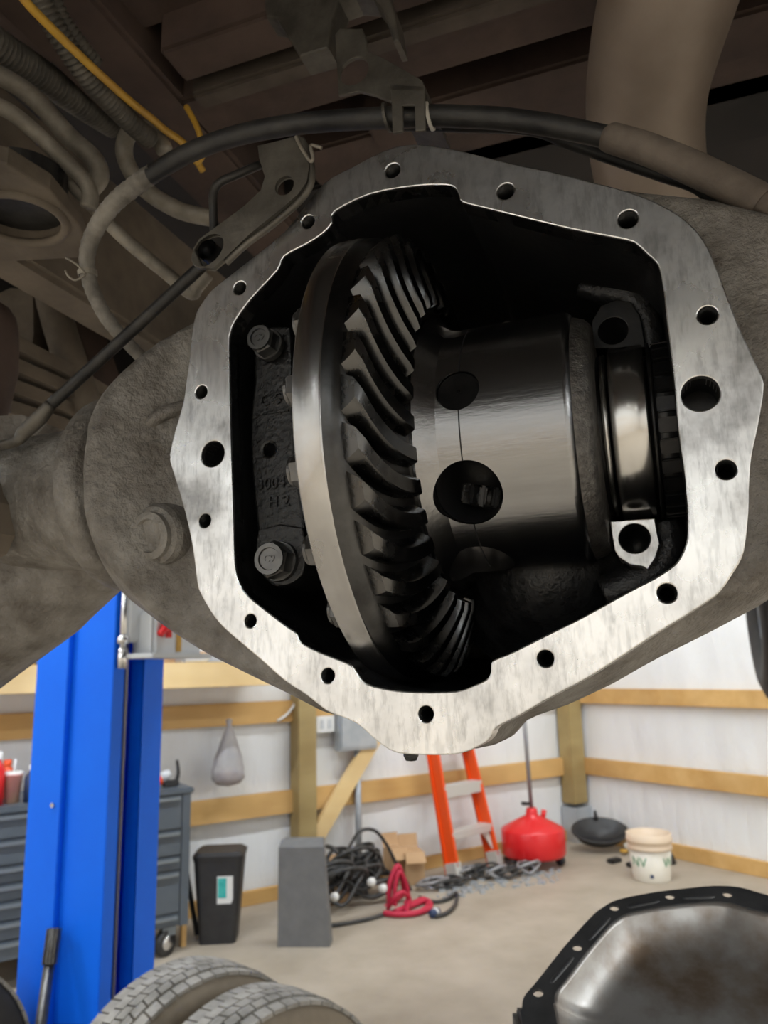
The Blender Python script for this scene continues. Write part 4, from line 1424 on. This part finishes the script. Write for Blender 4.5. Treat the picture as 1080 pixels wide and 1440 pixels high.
wb = .245
rot = math.radians(-30)
can = thing('trash_can', 'black tapered plastic trash can with teal and white sticker', 'trash can', 'R', (cb.x, cb.y + .1, 0))
cc = Vector((cb.x, cb.y + .1, 0))
part('can_body', taper_box(cc, .20, .19, .27, .25, .0, bz - .03, rot), 'black_pl', can)
part('rim', taper_box(cc, .275, .255, .285, .265, bz - .035, bz - .008, rot), 'black_pl', can)
part('lid', taper_box(cc, .28, .26, .24, .22, bz - .008, bz + .008, rot), 'black_pl', can)
mrot = Matrix.Translation(cc) @ Matrix.Rotation(rot, 4, 'Z')
stv = lambda x, z, o=0: mrot @ Vector((x, -(.095 + (.125 - .095) * z / bz) - .002 - o, z))
zt, zl = bz * .76, bz * .45
part('sticker', MB().prism([stv(-.0, zl), stv(.075, zl), stv(.085, zl + .02), stv(.085, zt), stv(-.0, zt)], (0, -.001, 0)), 'white', can, 'white sticker')
part('sticker_print', MB().prism([stv(.004, zl + .03, .0015), stv(.05, zl + .03, .0015), stv(.05, zt - .01, .0015), stv(.004, zt - .01, .0015)], (0, -.001, 0)), 'teal', can, 'teal print')
la, lb_ = Fl(277, 1318), None
lt = hit(262, 1222, 'R', 1, la.y + .12)
solo('black_bar', MB().tube([Vector((la.x, la.y, .01)), lt], .014, 10, 1), 'black_pl', 'black bar leaning between the tool cabinet and the trash can', 'bar', 'R')
fb0, fb1 = Fl(390, 1332), Fl(464, 1332)
fz = hit(425, 1178, 'R', 1, fb0.y).z
fdir = (fb1 - fb0)
foam = MB()
w_ = fdir.length
ang_ = math.atan2(fdir.y, fdir.x)
Mf = Matrix.Translation(fb0) @ Matrix.Rotation(ang_, 4, 'Z')
foam.add([Mf @ Vector(v) for v in ((0, 0, 0), (w_, 0, 0), (w_ * 1.0, .11, 0), (0, .11, 0), (.012, .05, fz), (w_ * .86, .05, fz), (w_ * .85, .11, fz), (.02, .11, fz),
         (.004, .005, fz * .94), (w_ * .89, .005, fz * .94))],
         [(0, 1, 9, 8), (8, 9, 5, 4), (4, 5, 6, 7), (1, 2, 6, 5, 9), (0, 8, 4, 7, 3), (2, 3, 7, 6), (0, 3, 2, 1)])
solo('foam_block', foam, 'foam', 'tall plain dark grey foam block standing on the floor by the post', 'foam block', 'R')

# ================================================================== LADDER
lad = thing('step_ladder', 'bright orange fibreglass step ladder leaning folded against the wall', 'ladder', 'R', Fl(650, 1225))
fA, fB = Fl(641, 1240), Fl(699, 1221)
ax_ = (fB - fA)
ax_.z = 0
ax_n = ax_.normalized()
mid = (fA + fB) / 2
fwd = Vector((-ax_n.y, ax_n.x, 0))
LHt = 1.75
tl = fwd * .40
hw0, hw1 = ax_.length / 2, .16


def rail(s):
    a = mid + ax_n * s * hw0
    b = mid + ax_n * s * hw1 + tl + Vector((0, 0, LHt))
    return a, b


for s in (-1, 1):
    a, b = rail(s)
    d = (b - a).normalized()
    sdir = ax_n
    ndir = sdir.cross(d).normalized()
    m = MB()
    wR, tR = .045, .012
    a = a + d * .09
    m.prism([a - ndir * wR - sdir * tR, a + ndir * wR - sdir * tR, a + ndir * wR + sdir * tR, a - ndir * wR + sdir * tR], b - a)
    m.prism([a - ndir * wR - sdir * .028 * 1, a - ndir * wR + sdir * .028, a - ndir * (wR - .008) + sdir * .028, a - ndir * (wR - .008) - sdir * .028], b - a)
    r_ = part('side_rail', m, 'orange', lad)
    a0 = a - d * .09
    part('foot', MB().prism([a0 - ndir * .05 - sdir * .03, a0 + ndir * .045 - sdir * .03, a0 + ndir * .045 + sdir * .03, a0 - ndir * .05 + sdir * .03], d * .12), 'alu', lad)
    if s < 0:
        c_ = a + d * .62
        nn = -ndir * (wR + .002)
        part('rail_label', MB().prism([c_ + nn - sdir * .018, c_ + nn + sdir * .018, c_ + nn + sdir * .018 + d * .22, c_ + nn - sdir * .018 + d * .22], -ndir * .001), 'white', r_, 'white label')
    # rear leg
    ra_, rb_ = mid + ax_n * s * (hw0 * 1.0) + fwd * .06, b + fwd * .03 - Vector((0, 0, .05))
    dd = (rb_ - ra_)
    part('rear_leg', MB().prism([ra_ - sdir * .01 - fwd * .02, ra_ + sdir * .01 - fwd * .02, ra_ + sdir * .01 + fwd * .02, ra_ - sdir * .01 + fwd * .02], dd), 'orange', lad)
L0, L1 = rail(-1)
for k in range(1, 6):
    zst = .3 * k - .02
    t = zst / LHt
    pa, pb_ = L0.lerp(L1, t), rail(1)[0].lerp(rail(1)[1], t)
    part('step', MB().prism([pa - fwd * .045, pb_ - fwd * .045, pb_ + fwd * .045, pa + fwd * .045], (0, 0, .03)).prism([pa - fwd * .045, pb_ - fwd * .045, pb_ - fwd * .04, pa - fwd * .04], (0, 0, -.05 if k > 1 else -.02)), 'alu', lad)
for s in (-1, 1):
    a, b = rail(s)
    pa = a.lerp(b, .28 / LHt)
    part('knee_brace', MB().prism([pa - fwd * .02, pa - fwd * .02 - ax_n * s * .13, pa - fwd * .02 - ax_n * s * .05 - Vector((0, 0, .06)), a.lerp(b, .06) - fwd * .02], fwd * .012), 'alu', lad)

# ================================================================== OIL DRAIN, BUCKET, DRAIN PAN
dq = Fl(752, 1216)
dq.z = 0
oil = thing('oil_drain', 'round red oil drain tank with tall grey pole', 'oil drain', 'R', dq)
zb_ = hit(752, 1212, 'R', 1, dq.y).z
zt_ = hit(752, 1165, 'R', 1, dq.y).z
zn = hit(752, 1135, 'R', 1, dq.y).z
rr_ = (hit(789, 1190, 'R', 1, dq.y) - hit(714, 1190, 'R', 1, dq.y)).length / 2 * .86
zb_ = .07
mo = Matrix.Translation(dq)
part('tank', MB().lathe([(0, zb_), (rr_ * .95, zb_), (rr_, zb_ + .02), (rr_, zt_ - .005), (rr_ * .96, zt_ + .01), (rr_ * .55, zt_ + .06), (rr_ * .2, zt_ + .10), (.045, zt_ + .12), (.038, zn), (.0, zn)], 48, mo), 'red', oil)
part('pole', MB().tube([dq + Vector((0, 0, zn - .01)), dq + Vector((-.03, 0, zn + .9))], .016, 12, 1), 'grey_cable', oil, 'grey telescopic pole')
part('clamp_knob', MB().tube([dq + Vector((-.02, 0, zn + .03)), dq + Vector((-.09, 0, zn + .04))], .014, 10, 1), 'black_pl', oil)
part('valve', MB().tube([dq + Vector((.11, 0, zt_ + .06)), dq + Vector((.13, 0, zt_ + .12))], .02, 10, 1), 'red', oil)
for k in range(4):
    a = PI / 4 + k * PI / 2
    part('caster', MB().lathe([(0, -.015), (.034, -.015), (.034, .015), (0, .015)], 18, MX(dq + Vector((rr_ * .8 * math.cos(a), rr_ * .8 * math.sin(a), .034)), (1, .3, 0), (0, 0, 1))).box(dq + Vector((rr_ * .8 * math.cos(a) - .02, rr_ * .8 * math.sin(a) - .02, .05)), dq + Vector((rr_ * .8 * math.cos(a) + .02, rr_ * .8 * math.sin(a) + .02, zb_ + .003))), 'black_pl', oil)
# bucket
bq = Fl(926, 1238)
bq.y += .05
bq.z = 0
bzt = hit(917, 1169, 'R', 1, bq.y).z
br = .15
bk = thing('bucket', 'off-white plastic bucket with green lettering on the concrete floor', 'bucket', 'R', bq)
mo = Matrix.Translation(bq)
part('bucket_body', MB().lathe([(0, .002), (br * .80, 0), (br * .82, .006), (br * .93, bzt * .68), (br * .9, bzt * .68), (br * .7, .02), (0, .02)], 48, mo), 'bucket', bk)
part('collar', MB().lathe([(br * .93, bzt * .66), (br * .99, bzt * .67), (br * .99, bzt * .72), (br * .96, bzt * .73), (br * .98, bzt * .82), (br * 1.02, bzt * .83), (br * 1.02, bzt * .88), (br * .99, bzt * .9), (br * 1.0, bzt), (br * .95, bzt), (br * .9, bzt * .67)], 48, mo), 'bucket_top', bk, 'beige ribbed collar')
bdir = (INV['R'] @ CAM - bq)
bdir.z = 0
bdir.normalize()


def curved_text(s, size, z, a0, r):
    me = text_mesh(s, size, .0008)
    mb = MB().mesh(me)
    base = math.atan2(bdir.y, bdir.x) + a0
    for v in mb.v:
        a = base + v.x / r
        rr2 = r + v.z
        v.xyz = (bq.x + rr2 * math.cos(a), bq.y + rr2 * math.sin(a), z + v.y)
    return mb


part('lettering', curved_text('NV', .085, bzt * .42, -.62, br * .905), 'green', bk, 'green lettering')
part('lettering', curved_text('W', .085, bzt * .42, .95, br * .905), 'green', bk, 'green lettering')
part('stamp', curved_text('■', .03, bzt * .14, .0, br * .852), 'navy', bk)
pq_ = Fl(851, 1198)
pq_.y += .02
pq_.z = 0
dp = thing('drain_pan', 'black plastic drain pan tilted against the wall beside the corner post', 'drain pan', 'R', pq_)
mdp = Matrix.Translation(pq_ + Vector((0, 0.02, .135))) @ Matrix.Rotation(math.radians(-34), 4, 'Z') @ Matrix.Rotation(math.radians(30), 4, 'X')
part('pan', MB().lathe([(0, -.07), (.10, -.07), (.15, -.05), (.19, .01), (.20, .015), (.20, .03), (.185, .03), (.14, -.03), (.0, -.05)], 36, mdp @ Matrix.Scale(1.12, 4, (1, 0, 0)) @ Matrix.Scale(.72, 4, (0, 1, 0))), 'black_pl', dp)
part('spout', MB().tube([mdp @ Vector((.0, .12, .03)), mdp @ Vector((.01, .19, .05))], [.02, .012], 10, 1), 'black_pl', dp)
part('yellow_cap', MB().lathe([(0, 0), (.03, 0), (.03, .02), (0, .022)], 16, Matrix.Translation(pq_ + Vector((.03, -.18, .02)))), 'yellow', dp, 'yellow cap')
for (px, py, w_, lab) in ((864, 1213, .055, 'small flat black block on the floor left of the bucket'), (889, 1219, .035, 'tiny dark block touching the shadow of the bucket')):
    f_ = Fl(px, py)
    solo('floor_block', MB().box((f_.x - w_, f_.y - .03, 0), (f_.x + w_, f_.y + .03, .03), bev=.006), 'black_pl', lab, 'block', 'R')
f_ = Fl(953, 1217)
solo('rag', MB().lathe([(0, .09), (.04, .085), (.06, .05), (.07, .02), (.075, 0), (0, 0)], 16, Matrix.Translation(Vector((f_.x, f_.y + .1, 0)))), 'black_pl', 'dark crumpled rag behind the bucket', 'rag', 'R')
f_ = Fl(880, 1200)
solo('paper_cup', MB().lathe([(0, 0), (.03, 0), (.04, .10), (.036, .10), (.028, .01), (0, .01)], 18, MX((f_.x, f_.y, .04), (.6, -.3, .2), (0, 0, 1))), 'bucket', 'pale paper cup lying next to the bucket', 'cup', 'R')

# ================================================================== CABLES AND BOXES BY THE LADDER
bxq = Fl(590, 1240)


def carton(px0, px1, py_b, py_t, dpt, rot, label):
    a, b = Fl(px0, py_b), Fl(px1, py_b)
    c = (a + b) / 2
    c.y += dpt / 2
    z = hit((px0 + px1) / 2, py_t, 'R', 1, c.y).z
    w_ = (b - a).length
    t = thing('cardboard_box', label, 'box', 'R', (c.x, c.y, 0))
    M_ = Matrix.Translation(Vector((c.x, c.y, 0))) @ Matrix.Rotation(rot, 4, 'Z')
    part('carton', MB().box((-w_ / 2, -dpt / 2, 0), (w_ / 2, dpt / 2, z), M_, bev=.003), 'card', t)
    part('flap', MB().prism([M_ @ Vector(v) for v in ((-w_ / 2, -dpt / 2, z), (w_ / 2, -dpt / 2, z), (w_ / 2, -dpt / 2 - .05, z - .06), (-w_ / 2, -dpt / 2 - .05, z - .06))], (0, 0, .004)), 'card', t)
    part('flap', MB().prism([M_ @ Vector(v) for v in ((-w_ / 2, dpt / 2, z), (w_ / 2, dpt / 2, z), (w_ / 2, dpt / 2 + .03, z + .08), (-w_ / 2, dpt / 2 + .03, z + .08))], (0, 0.004, 0)), 'card', t)


carton(578, 606, 1244, 1192, .2, -.4, 'open cardboard box beside the orange ladder foot')
carton(552, 577, 1244, 1190, .14, -.2, 'smaller cardboard box behind the black cable pile')
carton(465, 505, 1270, 1225, .25, -.5, 'low cardboard carton under the black cable pile')
solo('wood_block', MB().box(Fl(645, 1222) + Vector((0, .35, 0)), Fl(645, 1222) + Vector((.32, .46, .11)), bev=.004), 'pine', 'pine block on the floor behind the ladder', 'wood block', 'R')
rnd = random.Random(3)
cen = Fl(515, 1282)
cen.y += .15


def coil(c, r, turns, rad, m, label, name='cable', group=None, tilt=0.0, z0=.0, sq=.6, cat='cable', jit=.25):
    pts = []
    n_ = int(turns * 10)
    for i in range(n_ + 1):
        a = 2 * PI * i / 10
        rr2 = r * (1 + jit * (rnd.random() - .5))
        x, y = rr2 * math.cos(a), sq * rr2 * math.sin(a)
        zz2 = z0 + rad + i / n_ * turns * rad * 1.2 + abs(math.sin(a * .7 + tilt)) * tilt
        pts.append(Vector((c.x + x, c.y + y, zz2)))
    return solo(name, MB().tube(pts, rad, 8, 4), m, label, cat, 'R', group=group)


G = 'tangled black cables heaped on the floor'
for k in range(9):
    c_ = cen + Vector((rnd.uniform(-.20, .26), rnd.uniform(-.06, .16), 0))
    coil(c_, rnd.uniform(.11, .19), 2.6, rnd.uniform(.010, .016), 'cable', 'black cable coiled in the tangled heap on the floor', group=G, tilt=rnd.uniform(.05, .26), z0=rnd.uniform(0, .12))
# the tall loop
yb_ = cen.y + .05
solo('cable', MB().tube([hit(x, y, 'R', 1, yb_) for x, y in ((470, 1262), (468, 1235), (478, 1215), (492, 1190), (503, 1172), (515, 1166), (530, 1170), (545, 1190), (556, 1212), (572, 1240), (582, 1262))], .011, 10, 5), 'cable', 'thin black cable standing up in a tall loop over the heap', 'cable', 'R')
solo('cable', MB().tube([hit(x, y, 'R', 1, yb_ + .03) for x, y in ((463, 1262), (466, 1232), (480, 1216), (500, 1204), (525, 1208), (545, 1225), (560, 1245))], .008, 8, 5), 'cable', 'grey black cable in a low loop behind the tall loop', 'cable', 'R')
solo('cable', MB().tube([Fl(x, y, .012) for x, y in ((462, 1302), (490, 1298), (520, 1292), (540, 1286), (560, 1280))], .012, 8, 5), 'cable', 'black cable lying straight on the floor in front of the heap', 'cable', 'R')
for k, (x, y) in enumerate(((519, 1241), (467, 1262), (535, 1250))):
    p = hit(x, y, 'R', 1, cen.y - .26)
    solo('cable_plug', MB().lathe([(0, 0), (.018, 0), (.024, .012), (.024, .035), (.016, .045), (0, .048)], 16, MX(p, (.2, -1, .3), (0, 0, 1))), 'white', 'round white plug sticking out of the cable heap', 'plug', 'R', group='white plugs in the cable heap')
rc = hit(560, 1250, 'R', 1, cen.y - .05)
rj = thing('jumper_cable', 'red jumper cable draped over the heap and onto the floor', 'cable', 'R', (rc.x, rc.y, 0))
part('cable_loop', MB().tube([hit(x, y, 'R', 1, cen.y - .12) for x, y in ((548, 1280), (547, 1250), (553, 1228), (560, 1218), (566, 1235), (568, 1255), (560, 1262), (548, 1272), (540, 1278))], .017, 10, 5), 'red_cord', rj)
part('cable_loop', MB().tube([hit(x, y, 'R', 1, cen.y - .16) for x, y in ((556, 1278), (555, 1252), (561, 1226), (570, 1240), (574, 1262), (566, 1278))], .014, 10, 5), 'red_cord', rj)
part('cable_loop', MB().tube([Fl(x, y, .02) for x, y in ((540, 1284), (560, 1286), (585, 1284), (605, 1276), (600, 1266), (578, 1274), (556, 1282))], .016, 10, 5), 'red_cord', rj)
part('cable_loop', MB().tube([Fl(x, y, z) for x, y, z in ((545, 1278, .02), (555, 1262, .09), (566, 1255, .11), (576, 1265, .05), (572, 1282, .02), (590, 1282, .015), (602, 1272, .015), (596, 1264, .015), (580, 1270, .015), (560, 1280, .015))], .014, 10, 5), 'red_cord', rj)
solo('cable', MB().tube([Fl(x, y, .014) for x, y in ((590, 1262), (610, 1268), (630, 1264), (642, 1256), (640, 1272), (628, 1284), (612, 1289))], .012, 8, 5), 'cable', 'black cable curving across the floor to a blue plug', 'cable', 'R')
pz = Fl(612, 1289)
bp_ = thing('cable_plug', 'blue plug at the end of a black cable on the floor', 'plug', 'R', (pz.x, pz.y, 0))
part('plug_body', MB().tube([Vector((pz.x + .02, pz.y, .025)), Vector((pz.x - .04, pz.y - .02, .025))], .024, 12, 1), 'navy', bp_)
part('collar', MB().tube([Vector((pz.x + .0, pz.y - .006, .025)), Vector((pz.x - .015, pz.y - .012, .025))], .027, 12, 1), 'white', bp_)
G2 = 'loose chain and cable bits along the wall'
for k in range(10):
    px = 622 + k * 15
    c_ = Fl(px, 1252 - k * 2.2 + rnd.uniform(-6, 6))
    c_.y += .1
    coil(c_, rnd.uniform(.06, .13), 2.2, rnd.uniform(.008, .013), 'cable' if k % 3 else 'grey_cable', 'loose grey black cable scraps strewn between ladder and oil drain', name='cable', group=G2, tilt=rnd.uniform(.02, .06))
gr = MB()
for k in range(150):
    t = rnd.random()
    c_ = Fl(620 + 160 * t + rnd.uniform(-8, 8), 1256 - 26 * t + rnd.uniform(-10, 10))
    s_ = rnd.uniform(.006, .018)
    gr.box((-s_, -s_ * .7, 0), (s_, s_ * .7, s_), Matrix.Translation(Vector((c_.x, c_.y, .0))) @ Matrix.Rotation(rnd.uniform(0, 3), 4, 'Z'))
solo('metal_scraps', gr, 'galv', 'scattered small metal scraps on the floor by the oil drain', 'scraps', 'R', kind='stuff')

# ================================================================== DIFFERENTIAL COVER ON A CART
cn = Vector((-.10, -.34, .93)).normalized()
c_p = depth(942, 1262, .92, 'W')


def Cv(px, py):
    return plane_hit(px, py, c_p, cn)


ctr = Cv(1010, 1420)
mc = MX(ctr, cn, (1, 0, 0))
mci = mc.inverted()


def c2(px, py):
    v = mci @ Cv(px, py)
    return (v.x, v.y)


vis = [(734, 1440), (734, 1420), (737, 1403), (752, 1385), (778, 1352), (800, 1325), (832, 1290), (848, 1277), (870, 1266), (920, 1256), (970, 1250), (1005, 1247), (1040, 1249), (1080, 1260)]
v2 = [c2(*p) for p in vis]
v2 += [(.20, .10), (.235, .0), (.22, -.10), (.13, -.185), (.02, -.215), (-.10, -.19), (-.19, -.12)]
outer = smooth_loop(v2, 3)
cxm = sum(p[0] for p in outer) / len(outer)
cym = sum(p[1] for p in outer) / len(outer)
hls = [c2(x, y) for x, y in ((757, 1398), (812, 1334), (864, 1278), (942, 1262), (1023, 1259))]
hls += [(.165, .10), (.205, .02), (.19, -.08), (.11, -.165), (.01, -.19), (-.09, -.165)]


def inset(s, dz):
    return [Vector((cxm + (x - cxm) * s, cym + (y - cym) * s, dz)) for x, y in outer]


cov = bpy.data.objects.new('differential_cover', None)
C.objects.link(cov)
cov.matrix_world = mc
BASE[cov] = ('W', Vector((0, 0, 0)))
tag(cov, 'dark stamped steel differential cover lying with its oily inside up', 'cover')
inl = [(v.x, v.y) for v in inset(.80, 0)]
part('cover_lip', MB().mesh(plate_mesh([outer, inl] + [circle(x, y, .0052, 16) for x, y in hls], .0016, .0006)), 'cover_lip', cov, 'black flange with bolt holes')
rg = [(.815, .0006), (.79, -.0005), (.775, -.003), (.75, -.008), (.66, -.021), (.57, -.030), (.50, -.033), (.35, -.0345), (.02, -.035)]
vs, fs = [], []
k_ = len(outer)
for s, z in rg:
    vs += inset(s, z)
for j in range(len(rg) - 1):
    for i in range(k_):
        q_ = (i + 1) % k_
        fs.append((j * k_ + i, j * k_ + q_, (j + 1) * k_ + q_, (j + 1) * k_ + i))
fs.append(tuple((len(rg) - 1) * k_ + i for i in range(k_)))
part('cover_bowl', MB().add(vs, fs, True), 'cover_in', cov, 'oil-stained brown and grey bowl')
bd = MB()
for a_, b_ in zip(hls[:5], hls[1:5]):
    p0, p1 = Vector((*a_, 0)), Vector((*b_, 0))
    e0, e1 = p0.lerp(p1, .2), p0.lerp(p1, .8)
    tow = (Vector((cxm, cym, 0)) - (e0 + e1) / 2).normalized() * .004
    bd = MB().tube([e0 + tow, (e0.lerp(e1, .15)) + tow, e0.lerp(e1, .85) + tow, e1 + tow], [.001, .0034, .0034, .001], 10, 3)
    part('bead', bd, 'cover_lip', cov)
# the cart it lies on
wc = ctr + Vector((.03, .02, 0))
zc_ = min((mc @ v).z for v in inset(1.0, 0)) - .01
cart = thing('utility_cart', 'black two-tier utility cart carrying the differential cover', 'cart', 'W', (wc.x, wc.y, 0))
part('tray', MB().box((wc.x - .20, wc.y - .22, zc_ - .03), (wc.x + .34, wc.y + .22, zc_), bev=.006), 'black_pl', cart)
part('tray', MB().box((wc.x - .20, wc.y - .22, .25), (wc.x + .34, wc.y + .22, .29), bev=.006), 'black_pl', cart)
for sx in (-.18, .32):
    for sy in (-.2, .2):
        part('leg', MB().box((wc.x + sx - .015, wc.y + sy - .015, .08), (wc.x + sx + .015, wc.y + sy + .015, zc_ - .02)), 'black_pl', cart)
        part('caster', MB().lathe([(0, -.015), (.04, -.015), (.04, .015), (0, .015)], 18, MX((wc.x + sx, wc.y + sy, .04), (1, .2, 0), (0, 0, 1))), 'rubber', cart)
